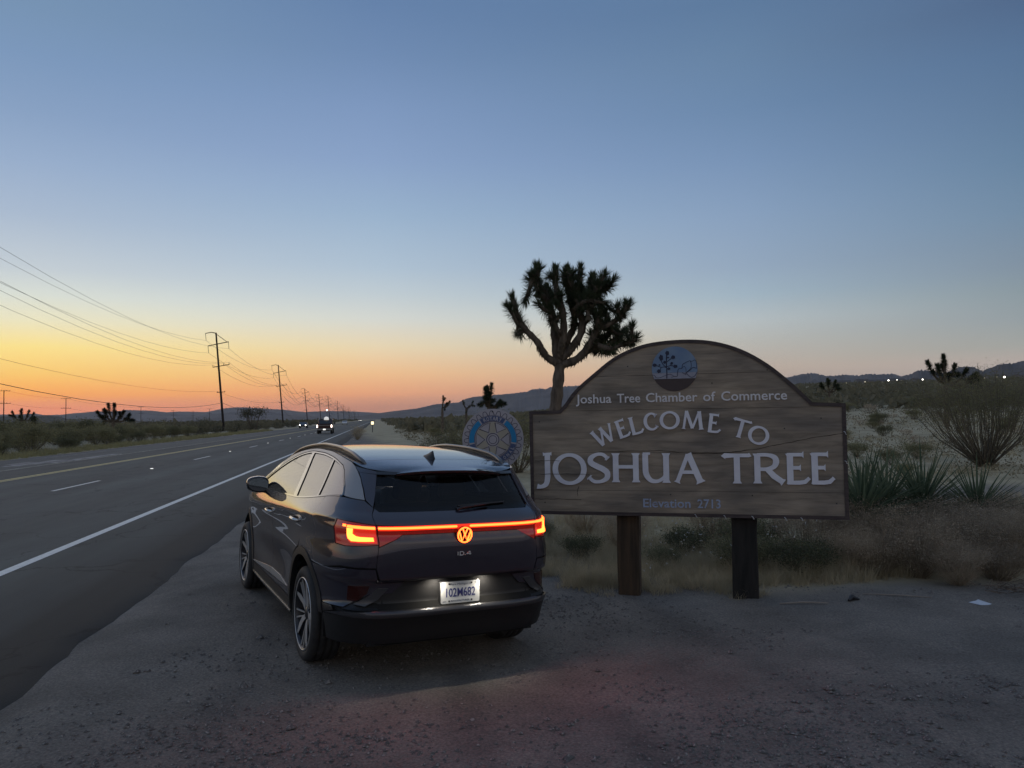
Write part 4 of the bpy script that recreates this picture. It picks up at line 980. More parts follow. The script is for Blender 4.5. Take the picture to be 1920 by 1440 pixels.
# the big words
T_, t_ = .060, .036
BIGW = [('J', -1.632, -1.469, 1.073, 1.456), ('O', -1.455, -1.085, 1.113, 1.455), ('S', -1.078, -.826, 1.138, 1.455), ('H', -.823, -.50, 1.146, 1.454), ('U', -.498, -.181, 1.143, 1.453), ('A', -.161, .158, 1.146, 1.449), ('T', .343, .610, 1.142, 1.442), ('R', .628, .933, 1.144, 1.447), ('E', .941, 1.174, 1.141, 1.446), ('E', 1.176, 1.404, 1.143, 1.449)]
for ch, a, b, c, d in BIGW: glyph(ch, a, b, c, d, T_, t_, I4, .012).build('letter', M['sign_letter'], SIGN)
for ch, cx, cz, an, w in [('W', -.888, 1.643, 26, .25), ('E', -.689, 1.716, 18, .135), ('L', -.545, 1.751, 13, .135), ('C', -.383, 1.787, 7, .17), ('O', -.191, 1.799, 1, .205), ('M', .045, 1.797, -3, .225), ('E', .263, 1.76, -8, .135), ('T', .525, 1.703, -17, .175), ('O', .698, 1.633, -22, .205)]:
    Mx = Matrix.Translation((cx, 0, cz)) @ Matrix.Rotation(-radians(an), 4, 'Y')
    glyph(ch, -w / 2, w / 2, -.095, .095, .036, .022, Mx, .012).build('letter', M['sign_letter'], SIGN)
for txt, a, b in (('Joshua', -1.187, -.80), ('Tree', -.74, -.493), ('Chamber', -.433, .10), ('of', .157, .283), ('Commerce', .339, .985)):
    text_mesh(txt, a, b, 1.995, .098, .008, I4, 0, .012).build('lettering', M['sign_letter_small'], SIGN)
for txt, a, b in (('Elevation', -.486, .002), ('2713', .073, .305)):
    text_mesh(txt, a, b, .885, .092, .006, I4, 0, .012).build('lettering', M['sign_letter_faded'], SIGN)
# cracks and seams that run over the paint
M['crack'] = mat('dark_crack', (.02, .015, .012), .9)
def crack(pts, w, y):
    mb = MB(); r2 = random.Random(len(pts)); P = cat_rom([(a, b, 0) for a, b in pts], 6); P = [(p.x, p.y + r2.gauss(0, .0022)) for p in P]
    ribbon(mb, P, [w * r2.uniform(.5, 1.2) for _ in P], I4, y - .001, y + .002); mb.build('crack', M['crack'], SIGN)
crack([(.02, 1.455), (.30, 1.452), (.62, 1.485), (.85, 1.53), (1.2, 1.60), (1.495, 1.645)], .006, -.001)
crack([(-1.655, 1.372), (-1.5, 1.375), (-1.38, 1.372)], .0045, -.0145); crack([(-1.655, 1.228), (-1.3, 1.23), (-1.05, 1.226)], .0045, -.0145)
crack([(-1.17, 1.10), (-1.19, 1.04), (-1.185, .99)], .004, -.002); crack([(-1.66, .955), (-1.4, .957), (-1.15, .953)], .004, -.002); crack([(-.95, 1.47), (-.3, 1.478), (-.1, 1.46)], .004, -.002)
for (x, z) in ((-.62, 2.38), (.80, 2.30), (-.93, 2.02), (1.30, 1.80), (-1.60, 1.80), (1.42, .95), (-1.55, .92), (.62, 1.02), (.25, 2.18), (-.2, 1.02), (.95, 1.70)):
    MB().tube([(x, -.002, z), (x, .004, z)], .007, n=8).build('bolt', M['black'], SIGN)
# string light clips on the lower and right trim
for (x, z) in ((.055, .805), (.345, .80), (.62, .797), (.935, .79), (1.09, .79), (1.518, 1.65), (1.518, 1.36)):
    mb = MB(); mb.tube([(x - .012, -.014, z + .014), (x, -.03, z + .008), (x + .004, -.026, z - .012), (x + .014, -.014, z - .014)], .0035, n=5); mb.build('light_clip', M['white'], SIGN)
# round emblem
ex, ez, er = -.128, 2.34, .236; cut = 2.236
M['emblem_sky'] = mat('emblem_blue', (.13, .21, .34), .6, col2=(.20, .28, .38), scale=4); M['emblem_pale'] = mat('emblem_pale', (.33, .34, .40), .6, col2=(.28, .28, .33), scale=8)
M['emblem_ink'] = mat('emblem_dark_blue', (.018, .024, .055), .6); M['emblem_ground'] = mat('emblem_brown', (.075, .055, .05), .8)
def seg(z0, z1, mt, nm, y, grow=0):
    P = [(ex + (er + grow) * cos(2 * pi * k / 72), ez + (er + grow) * sin(2 * pi * k / 72)) for k in range(72)]
    MB().prism(clip_z(P[::-1], z0, z1), y, .004).build(nm, M[mt], SIGN)
seg(2.30, 2.6, 'emblem_sky', 'emblem_sky', -.006); seg(cut, 2.2985, 'emblem_pale', 'emblem_horizon', -.006); seg(2.0, cut - .0015, 'emblem_ground', 'emblem_ground', -.003)
def EZ(px, py): return (ex + (px - 975) / 650 * .236, cut + (1050 - py) / 650 * .236 * 1.0)
mb = MB(); yy = [-.0065]
def es(pts, w, sm=True):
    yy[0] -= .0002; P = cat_rom([(*EZ(a, b), 0) for a, b in pts], 3) if sm else [Vector((*EZ(a, b), 0)) for a, b in pts]; ribbon(mb, [(p.x, p.y) for p in P], w, I4, yy[0], -.005)
es([(750, 1040), (755, 800), (750, 600), (755, 400), (775, 300)], .012)
for pp in ([(755, 730), (680, 700), (600, 710), (500, 670), (410, 640)], [(600, 710), (560, 780), (520, 820)], [(740, 700), (660, 640), (610, 540), (590, 430)], [(760, 560), (850, 490), (950, 420)], [(760, 690), (870, 670), (990, 690)], [(860, 670), (905, 600)], [(750, 600), (700, 565)], [(750, 760), (810, 755)], [(755, 450), (800, 430)]): es(pp, .008)
es([(340, 930), (400, 940), (450, 1010), (560, 1010), (640, 980), (740, 940), (850, 920), (950, 980), (880, 1010)], .004); es([(950, 980), (1050, 980), (1060, 850), (1100, 760), (1180, 760), (1210, 640), (1290, 600), (1340, 570), (1430, 550), (1450, 700), (1420, 780), (1310, 880), (1290, 930), (1190, 880)], .005)
es([(1430, 550), (1480, 560), (1540, 530), (1590, 560), (1600, 760)], .004); es([(1310, 880), (1420, 810), (1500, 740), (1600, 770)], .005); es([(1320, 910), (1360, 960), (1440, 1020), (1540, 990), (1610, 880)], .005); es([(1180, 760), (1250, 700), (1300, 780), (1290, 930)], .003)
mb.build('emblem_drawing', M['emblem_ink'], SIGN)
for (a, b, r, s) in ((780, 300, .018, 1.2), (600, 430, .019, 1.5), (945, 425, .019, .9), (410, 640, .02, .8), (530, 820, .019, .9), (1000, 690, .02, .75), (900, 600, .013, 1), (700, 565, .014, 1), (815, 755, .014, .9), (800, 430, .009, .8), (550, 640, .009, .8)):
    c = EZ(a, b); m2 = MB(); m2.prism([(c[0] + r * cos(k * pi / 5) * (1 + .25 * (k % 2)), c[1] + r * s * sin(k * pi / 5) * (1 + .25 * (k % 2))) for k in range(10)][::-1], -.0115, -.005); m2.build('emblem_foliage', M['emblem_ink'], SIGN)

# ------------------------------------------------------------------ round club sign
CLUB = empty('club_sign', (-.25, 9.62, 0), radians(-6), 'round grey and blue gear wheel sign reading ROTARY INTERNATIONAL on a metal post', 'sign')
CR = .385; CM = Matrix.Translation((0, 0, 1.58))
def circ(r, n=64, a0=0., a1=2 * pi): return [(r * cos(a0 + (a1 - a0) * k / (n if a1 - a0 > 6.28 else n - 1)), r * sin(a0 + (a1 - a0) * k / (n if a1 - a0 > 6.28 else n - 1))) for k in range(n)]
M['club_plate'] = mat('faded_grey_plate', (.46, .42, .44), .55, col2=(.38, .35, .37), scale=4); M['club_gold'] = mat('faded_gold', (.42, .37, .29), .6); M['club_ink'] = mat('club_outline', (.055, .05, .085), .6)
M['club_blue'] = mat('club_bright_blue', (.0, .22, .46), .45); M['club_navy'] = mat('club_navy', (.06, .09, .19), .5)
MB().prism(circ(CR, 72)[::-1], 0, .012, CM).build('sign_plate', M['club_plate'], CLUB)
mb = MB(); tp = []
for k in range(24):
    a = 2 * pi * k / 24 + .03
    for da, r in ((-.10, .795), (-.062, .90), (-.03, .935), (.03, .935), (.062, .90), (.10, .795)): tp.append((CR * r * cos(a + da), CR * r * sin(a + da)))
ribbon(mb, tp, .007, CM, -.0012, .001, True)
for r, w in ((.79, .004), (.59, .007), (.20, .009), (.13, .007)): ribbon(mb, circ(CR * r), w, CM, -.0016 - r * .0004, .001, True)
for k in range(6):
    a = pi / 2 + pi / 6 + k * pi / 3; r1, r0 = CR * .55, CR * .26
    P = [(r0 * cos(a), r0 * sin(a))] + [(r1 * cos(a + t), r1 * sin(a + t)) for t in (-.38, -.2, 0, .2, .38)]
    ribbon(mb, P, .006, CM, -.0030, .001, True)
mb.build('outline', M['club_ink'], CLUB)
for k in range(6):
    a = pi / 2 + k * pi / 3; c, s = cos(a), sin(a); m2 = MB(); hw = CR * .10
    m2.prism([(c * CR * .22 - s * hw, s * CR * .22 + c * hw), (c * CR * .565 - s * hw * 1.1, s * CR * .565 + c * hw * 1.1), (c * CR * .565 + s * hw * 1.1, s * CR * .565 - c * hw * 1.1), (c * CR * .22 + s * hw, s * CR * .22 - c * hw)], -.0008, .001, CM); m2.build('spoke', M['club_gold'], CLUB)
for a0, a1, mt in ((57, 123, 'club_navy'), (127, 188, 'club_blue'), (-8, 53, 'club_blue'), (192, 348, 'club_navy')):
    mb = MB(); ribbon(mb, circ(CR * .69, 30, radians(a0), radians(a1)), CR * .165, CM, -.0022, .001); mb.build('ring_band', M[mt], CLUB)
def arc_text(txt, a0, a1, r, cap, flip):
    mb = MB()
    for i, ch in enumerate(txt):
        a = radians(a0 + (a1 - a0) * (i + .5) / len(txt)); Mx = CM @ Matrix.Translation((r * cos(a), 0, r * sin(a))) @ Matrix.Rotation(-(a + (pi / 2 if flip else -pi / 2)), 4, 'Y')
        w = cap * (.25 if ch == 'I' else .78); q = text_mesh(ch, -w / 2, w / 2, -cap / 2, cap, .003, Mx, -.0015, .03); mb.add(q.v, q.f)
    return mb
arc_text('ROTARY', 116, 64, CR * .69, .046, False).build('lettering', M['club_plate'], CLUB); arc_text('INTERNATIONAL', 198, 342, CR * .69, .042, True).build('lettering', M['club_plate'], CLUB)
bt = MB().tube([(0, -.006, CR * .9 + 1.58), (0, .0, CR * .9 + 1.58)], .009, n=8).build('bolt', M['black'], CLUB)
MB().box((0, .03, .75), (.045, .03, 2.0)).build('post', M['black'], CLUB)
sm = empty('small_blue_sign', (-.07, 9.56, 0), radians(-6), 'small dark blue square sign half hidden by the car below the round sign', 'sign')
MB().box((0, 0, 1.0), (.24, .006, .24)).build('sign_plate', M['club_navy'], sm); mb = MB(); ribbon(mb, circ(.075, 32), .012, Matrix.Translation((.02, 0, 1.0)), -.0045, -.002, True); ribbon(mb, [(-.02, .97), (.04, 1.04)], .012, I4, -.0052, -.002); mb.build('emblem', M['club_plate'], sm)
MB().box((0, .02, .5), (.03, .03, 1.2)).build('post', M['black'], sm)

# ------------------------------------------------------------------ power line
M['pole'] = mat('dark_wood_pole', (.028, .020, .017), .9); M['wire'] = mat('wire', (.10, .09, .09), .5, .3)
LEAN = radians(-4.6)
def power_pole():
    o = empty('power_pole', (0, 0, 0), 0, None, 'power pole', 'power poles along the left of the highway')
    MB().tube([(0, 0, -.6), (0, 0, 19.4)], [.24, .15], n=10).build('pole', M['pole'], o)
    MB().tube([(0, 0, 19.3), (-.9, 0, 19.55), (-2.05, 0, 19.45)], [.10, .08, .07], n=6).build('top_arm', M['pole'], o)
    MB().tube([(-1.75, 0, 16.95), (0, 0, 17.15), (2.3, 0, 17.4)], .085, n=6).build('crossarm', M['pole'], o)
    MB().tube([(.08, 0, 19.1), (2.0, 0, 17.38)], .06, n=5).build('brace', M['pole'], o)
    MB().tube([(-1.15, 0, 12.7), (2.1, 0, 12.95)], .075, n=6).build('crossarm', M['pole'], o)
    MB().tube([(-.75, 0, 7.7), (.85, 0, 7.7)], .065, n=6).build('crossarm', M['pole'], o)
    for x, z, dz in ((-2.02, 19.4, -1.35), (-1.73, 16.9, -1.35), (2.25, 17.35, -1.3), (-1.12, 12.75, .4), (2.05, 12.95, .4), (.95, 12.9, .35), (-.7, 7.7, .25), (.8, 7.7, .25)):
        MB().tube([(x, 0, z), (x, 0, z + dz)], [.05, .045], n=6).build('insulator', M['pole'], o)
    return o
POLES = [(-41.5, 60), (-56.2, 150), (-71.4, 240), (-106.4, 400), (-129.2, 520), (-144.5, 610), (-168.5, 745), (-197, 900), (-233, 1100), (-283, 1380), (-352, 1760)]
pp0 = None
PL = ['nearest and tallest power pole left of the highway', 'second power pole from the left, beyond the tallest', 'third power pole in the row receding to the horizon', 'fourth power pole in the row, behind the pickup', 'fifth power pole in the row, slightly taller than its neighbours', 'sixth power pole in the row', 'seventh small power pole in the row', 'eighth tiny power pole in the row', 'ninth tiny power pole near the vanishing point', 'tenth and farthest power pole at the vanishing point']
HEADS = []
for i, (x, y) in enumerate(POLES):
    s = (1, 1, 1, .95, 1.0, 1.08, 1.04, 1.0, 1.0, 1.0, 1.0)[i]
    lean = LEAN if i < 6 else LEAN * .5
    Mx = Matrix.Translation((x, y, -.1)) @ Matrix.Rotation(radians(2), 4, 'Z') @ Matrix.Rotation(lean, 4, 'Y') @ Matrix.Scale(s, 4)
    HEADS.append(Mx)
    if i == 0: continue                                      # stands outside the photograph, only its wires are seen
    if pp0 is None: pp0 = power_pole(); o = pp0
    else: o = copy_tree(pp0)
    o.matrix_world = Mx; o['label'] = PL[i - 1]
def wire(name, att, sag, label, r=.022, n=9):
    pts = []
    for a, b in zip(HEADS, HEADS[1:]):
        A, B = a @ Vector(att), b @ Vector(att); L = (B - A).length
        for k in range(n):
            t = k / n; pts.append(A.lerp(B, t) - Vector((0, 0, sag * (L / 90) ** 1.3 * 4 * t * (1 - t))))
    pts.append(HEADS[-1] @ Vector(att))
    rad = [max(r, .00013 * p.length) for p in pts]
    return tag(MB().tube(pts, rad, n=4).build(name, M['wire'], fix=False), label, 'wire', 'wires of the power line')
for att, sag, lb in (((-2.02, 0, 18.05), 1.7, 'topmost wire of the power line, on the left hook arm'), ((-1.73, 0, 15.55), 1.7, 'wire of the power line on the left end of the high crossarm'), ((2.25, 0, 16.05), 1.8, 'wire of the power line on the right end of the high crossarm'),
                     ((-1.12, 0, 13.15), 1.9, 'left wire of the three on the middle crossarm'), ((.95, 0, 13.25), 1.9, 'centre wire of the three on the middle crossarm'), ((2.05, 0, 13.35), 1.9, 'right wire of the three on the middle crossarm'),
                     ((-.7, 0, 7.95), 1.1, 'upper of the low wires crossing to the tallest power pole')):
    wire('power_line', att, sag, lb, r=.015)
wire('cable', (.1, 0, 5.6), 1.5, 'thick low cable below the power lines', r=.035)
# second, smaller line out in the scrub
def small_pole():
    o = empty('utility_pole', (0, 0, 0), 0, None, 'power pole', 'small poles out in the scrub at left')
    MB().tube([(0, 0, -.5), (0, 0, 12.2)], [.17, .12], n=8).build('pole', M['pole'], o)
    for z, w in ((12.0, 1.7), (8.2, 1.8)):
        MB().tube([(-w, 0, z), (w, 0, z)], .07, n=5).build('crossarm', M['pole'], o)
        for x in (-w * .95, -w * .4, w * .45, w * .95): MB().tube([(x, 0, z), (x, 0, z + .35)], .05, n=5).build('insulator', M['pole'], o)
    return o
sp0 = small_pole(); SP = [(-165.2, 250, 1.08), (-174, 300, .98), (-171.2, 330, .8), (-193, 400, .84), (-220.2, 500, .80), (-228.1, 550, .8), (-236, 600, 1.0)]
SL = ['utility pole at the far left edge of the photo', 'utility pole standing alone left of the roadside joshua tree', 'utility pole right behind the roadside joshua tree', 'small utility pole right of the roadside joshua tree', 'tiny utility pole above the bushes halfway to the tallest power pole', 'tiny utility pole just left of the tallest power pole', 'faint utility pole nearest to the tallest power pole']
for i, (x, y, s) in enumerate(SP):
    o = sp0 if i == 0 else copy_tree(sp0); o.location = (x, y, -.1); o.scale = (s, s, s); o['label'] = SL[i]; o.rotation_euler = (0, 0, radians(12))
for z, lb in ((12.2, 'upper thin wire of the small poles in the scrub'), (8.4, 'lower thin wire of the small poles in the scrub')):
    pts = []
    S2 = [(-190, 190, 1.08)] + SP
    for (a, b, s), (c, d, s2) in zip(S2, S2[1:]):
        for k in range(6): t = k / 6; pts.append((a + (c - a) * t, b + (d - b) * t, z * (s + (s2 - s) * t) - 3.2 * t * (1 - t)))
    tag(MB().tube(pts, .03, n=4).build('utility_wire', M['wire'], fix=False), lb, 'wire')
# ------------------------------------------------------------------ the parked car (local: x right, y forward, z up, rear axle y = -1.386)
def mono(xs, ys):
    n = len(xs); d = [(ys[i + 1] - ys[i]) / (xs[i + 1] - xs[i]) for i in range(n - 1)]
    m = [d[0]] + [0 if d[i - 1] * d[i] <= 0 else 2 * d[i - 1] * d[i] / (d[i - 1] + d[i]) for i in range(1, n - 1)] + [d[-1]]
    def f(x):
        if x <= xs[0]: return ys[0] + m[0] * (x - xs[0])
        if x >= xs[-1]: return ys[-1] + m[-1] * (x - xs[-1])
        lo, hi = 0, n - 1
        while hi - lo > 1:
            k = (lo + hi) // 2
            if xs[k] <= x: lo = k
            else: hi = k
        h = xs[hi] - xs[lo]; t = (x - xs[lo]) / h
        return (2 * t ** 3 - 3 * t * t + 1) * ys[lo] + (t ** 3 - 2 * t * t + t) * h * m[lo] + (-2 * t ** 3 + 3 * t * t) * ys[hi] + (t ** 3 - t * t) * h * m[hi]
    return f
Wz = mono([.16, .22, .30, .45, .62, .80, .92, 1.0, 1.07, 1.13, 1.19, 1.25, 1.35, 1.45, 1.54, 1.60], [.80, .875, .902, .910, .908, .914, .916, .912, .902, .888, .866, .838, .784, .732, .684, .640])
Yr = mono([.16, .22, .30, .44, .495, .515, .54, .56, .60, .70, .732, .745, .90, 1.02, 1.06, 1.10, 1.14, 1.18, 1.22, 1.30, 1.40, 1.48, 1.56], [-2.08, -2.16, -2.24, -2.30, -2.335, -2.35, -2.348, -2.30, -2.280, -2.278, -2.282, -2.336, -2.345, -2.335, -2.315, -2.318, -2.30, -2.26, -2.205, -2.155, -2.09, -2.035, -1.96])
Yf = mono([.16, .25, .40, .70, .85, .95, 1.05, 1.6], [2.05, 2.16, 2.20, 2.20, 2.17, 2.12, 2.10, 2.05])
YC, NE = -.9, 5.0
ZC = mono([-2.3, -1.92, -1.52, -1.06, -.65, 0, .8, 1.4, 2.2], [1.168, 1.162, 1.140, 1.098, 1.074, 1.035, .99, .955, .86])
def body(phi, z):
    c, s = cos(phi), sin(phi); r = (abs(c) ** NE + abs(s) ** NE) ** (-1 / NE); W = Wz(z)
    x = W * r * c; L = (YC - Yr(z)) if s > 0 else (Yf(z) - YC); y = YC - L * r * s
    # wheel arch bulge and rear haunch
    b = .022 * (exp(-((y - 1.386) / .48) ** 2) + exp(-((y + 1.386) / .50) ** 2)) * exp(-((z - .66) / .30) ** 2) + .018 * exp(-((y + 1.7) / .7) ** 2) * exp(-((z - 1.10) / .08) ** 2)
    b -= .022 * exp(-((y) / .8) ** 4) * exp(-((z - .60) / .16) ** 2)
    zc = ZC(y); dz_ = z - zc; b += .014 * exp(-(dz_ / (.075 if dz_ > 0 else .035)) ** 2) - .010 * exp(-((z - zc + .16) / .10) ** 2)
    b -= .07 * max(0, z - .84) * exp(-((y + 1.95) / .42) ** 2) * (1 if z < 1.12 else max(0, 1 - (z - 1.12) / .12))
    x += b * (1 if c > 0 else -1) * min(1, abs(c) * 1.6)
    return Vector((-x, y, z))
def phi_y(y, z):
    L = (YC - Yr(z)) if y < YC else (Yf(z) - YC); b = min(.9995, abs(y - YC) / L); a = (1 - b ** NE) ** (1 / NE); p = atan2(b, a); return p if y < YC else -p
def phi_x(x, z):
    a = min(.9995, abs(x) / Wz(z)); b = (1 - a ** NE) ** (1 / NE); p = atan2(b, a); return p if x < 0 else pi - p
def body_n(phi, z, e=.004):
    du = body(phi + e, z) - body(phi - e, z); dv = body(phi, z + e) - body(phi, z - e)
    n = du.cross(dv); n.normalize()
    q = body(phi, z); ref = Vector((q.x, q.y - YC if abs(q.y - YC) > .9 else 0, 0))
    return n if n.dot(ref) > 0 else -n
def panel(name, poly, mt, parent, side=-1, off=0., flange=.014, du=.020, dz=.028, dense=.03, inner_pts=True, label=None):
    """body panel bounded by a polygon of ('s', y, z) or ('r', x, z) points laid on the body surface"""
    P = []
    n = len(poly)
    for i in range(n):
        a, b = poly[i], poly[(i + 1) % n]
        if a[0] == b[0]:
            L = sqrt((a[1] - b[1]) ** 2 + (a[2] - b[2]) ** 2); k = max(1, int(L / dense))
            for j in range(k):
                t = j / k; u, z = a[1] + (b[1] - a[1]) * t, a[2] + (b[2] - a[2]) * t
                P.append(((phi_y(u, z) if a[0] == 's' else phi_x(u, z)), z))
        else:
            pa = phi_y(a[1], a[2]) if a[0] == 's' else phi_x(a[1], a[2]); pb = phi_y(b[1], b[2]) if b[0] == 's' else phi_x(b[1], b[2])
            for j in range(24): t = j / 24; P.append((pa + (pb - pa) * t, a[2] + (b[2] - a[2]) * t))
    S = 1.2                                                # phi to metres, for even triangles
    V2 = [Vector((p * S, z)) for p, z in P]; nb = len(V2); pts = list(V2)
    if inner_pts:
        u0, u1 = min(v.x for v in V2), max(v.x for v in V2); z0, z1 = min(v.y for v in V2), max(v.y for v in V2)
        def inside(x, y):
            c = False; j = nb - 1
            for i in range(nb):
                a, b = V2[i], V2[j]
                if (a.y > y) != (b.y > y) and x < (b.x - a.x) * (y - a.y) / (b.y - a.y) + a.x: c = not c
                j = i
            return c
        nu, nz_ = int((u1 - u0) / du) + 1, int((z1 - z0) / dz) + 1
        for i in range(nu + 1):
            for j in range(nz_ + 1):
                x, y = u0 + (i + .5 * (j % 2)) * du, z0 + j * dz
                if inside(x, y) and min((V2[k] - Vector((x, y))).length_squared for k in range(nb)) > (.45 * min(du, dz)) ** 2: pts.append(Vector((x, y)))
    r = delaunay_2d_cdt(pts, [], [list(range(nb))], 1, 1e-7)
    v2, fs = r[0], r[2]
    vs, ns = [], []
    for v in v2:
        ph, z = v.x / S, v.y; nn = body_n(ph, z); p = body(ph, z) + nn * off
        if side > 0: p.x = -p.x; nn.x = -nn.x
        vs.append(p); ns.append(nn)
    F = []
    for f in fs:
        a, b, c = vs[f[0]], vs[f[1]], vs[f[2]]; g = (b - a).cross(c - a)
        F.append(tuple(f) if g.dot(ns[f[0]]) > 0 else tuple(f[::-1]))
    nv = len(vs)
    if flange:
        cnt = {}
        for f in F:
            for k in range(len(f)):
                e = (f[k], f[(k + 1) % len(f)]); key = (min(e), max(e)); cnt.setdefault(key, []).append(e)
        bd = [e[0] for e in cnt.values() if len(e) == 1]; mp = {}
        for a, b in bd:
            for q in (a, b):
                if q not in mp: mp[q] = (len(vs), len(vs) + 1); vs += [vs[q].copy(), vs[q] - ns[q] * abs(flange)]; ns += [ns[q], ns[q]]
            F.append((mp[b][0], mp[a][0], mp[a][1], mp[b][1]))
    me = bpy.data.meshes.new(name); me.from_pydata([tuple(v) for v in vs], [], F); me.materials.append(M[mt])
    me.polygons.foreach_set('use_smooth', [len(p) == 3 for p in F]); 
    nl = []
    for p in me.polygons:
        for vi in p.vertices: nl.append(tuple(ns[vi]) if len(p.vertices) == 3 else (0, 0, 0))
    me.normals_split_custom_set(nl); me.update()
    o = link(name, me, parent)
    if label: o['label'] = label
    return o

def paint():
    m = mat('dark_slate_car_paint', (.022, .0165, .027), .45, .0, coat=1.0, spec=.2); b = m.node_tree.nodes['Principled BSDF']; b.inputs['Coat Roughness'].default_value = .015; b.inputs['Coat IOR'].default_value = 1.8
    return m
M['paint'] = paint()
M['cladding'] = mat('grey_black_cladding', (.011, .011, .012), .5, bump=.15, bscale=250)
M['shell'] = mat('dark_shell', (.006, .006, .006), .9)
M['rail'] = mat('anodised_rail', (.16, .15, .145), .28, .8)
M['trim_silver'] = mat('silver_roof_trim', (.34, .33, .32), .42, .25, coat=.3)
M['lip'] = mat('grey_bumper_trim', (.075, .075, .08), .28, .5)
def glass_mat(name, tint, rough=.0, ior=1.52):
    m = bpy.data.materials.new(name); m.use_nodes = True; t = m.node_tree; t.nodes.clear()
    o = t.nodes.new('ShaderNodeOutputMaterial'); mx = t.nodes.new('ShaderNodeMixShader'); tr = t.nodes.new('ShaderNodeBsdfTransparent'); gl = t.nodes.new('ShaderNodeBsdfGlossy'); fr = t.nodes.new('ShaderNodeFresnel')
    tr.inputs[0].default_value = (*tint, 1); gl.inputs['Roughness'].default_value = rough; fr.inputs[0].default_value = ior; gl.inputs[0].default_value = (.95, .95, .95, 1)
    t.links.new(fr.outputs[0], mx.inputs[0]); t.links.new(tr.outputs[0], mx.inputs[1]); t.links.new(gl.outputs[0], mx.inputs[2]); t.links.new(mx.outputs[0], o.inputs[0]); return m
M['glass_dark'] = glass_mat('privacy_glass', (.10, .10, .105), ior=3.4)
M['glass_rear'] = glass_mat('rear_glass', (.62, .60, .57), ior=1.4)
M['glass_front'] = glass_mat('tinted_side_glass', (.30, .32, .31), ior=3.6)
M['glass_clear'] = glass_mat('windscreen_glass', (.75, .8, .77))
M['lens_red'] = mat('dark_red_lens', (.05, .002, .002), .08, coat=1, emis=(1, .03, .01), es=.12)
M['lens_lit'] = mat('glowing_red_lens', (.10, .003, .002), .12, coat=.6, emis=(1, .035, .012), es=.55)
M['light_bar'] = mat('lit_tail_light', (.3, .02, .01), .3, emis=(1, .088, .013), es=8.0)
M['light_bar_hot'] = mat('lit_tail_light_bright', (.3, .02, .01), .3, emis=(1, .105, .015), es=10.0)
M['reflex'] = mat('rear_reflector', (.035, .004, .002), .15, coat=.5)
M['upholstery'] = mat('dark_upholstery', (.07, .066, .062), .85); M['headliner'] = mat('grey_headliner', (.22, .21, .19), .9)
M['chrome'] = mat('satin_chrome', (.62, .61, .58), .22, 1.0)

CAR = empty('parked_car', (0, 0, 0), 0, 'dark slate electric crossover parked on the gravel with its red tail lights lit', 'car')
CAR.matrix_world = CAR_M
def arc(cy, cz, r, a0, a1, n=18): return [('s', cy + r * cos(radians(a0 + (a1 - a0) * i / n)), cz + r * sin(radians(a0 + (a1 - a0) * i / n))) for i in range(n + 1)]
AX, WZ, RO, RI = 1.386, .355, .512, .450
def s(*a): return [('s', y, z) for y, z in a]
def r_(*a): return [('r', x, z) for x, z in a]
g = .0035
roof_e = mono([-2.10, -2.0, -1.85, -1.7, -1.4, -1.08, -.7, -.3, 0, .35, .7, 1.05], [1.455, 1.478, 1.505, 1.535, 1.570, 1.590, 1.594, 1.568, 1.522, 1.425, 1.265, 1.09])
top = mono([-1.7, -1.5, -1.3, -1.1, -.9, -.6, -.3, -.1, .05, .35, .6, 1.0], [1.455, 1.502, 1.529, 1.543, 1.551, 1.551, 1.524, 1.487, 1.452, 1.36, 1.26, 1.09])
belt = mono([-2.15, -2.07, -1.86, -1.7, -1.4, -1.0, -.75, -.3, .3, .62, 1.02], [1.272, 1.277, 1.290, 1.280, 1.243, 1.200, 1.184, 1.172, 1.155, 1.13, 1.085])
def edge(f, y0, y1, n=14, d=0): return [('s', y0 + (y1 - y0) * i / n, f(y0 + (y1 - y0) * i / n) + d) for i in range(n + 1)]
a_in = math.degrees(math.asin((.345 - WZ) / RO))
def ang(z, R): return math.degrees(math.asin((z - WZ) / R))
ZS = .385                                                # bottom of the painted doors
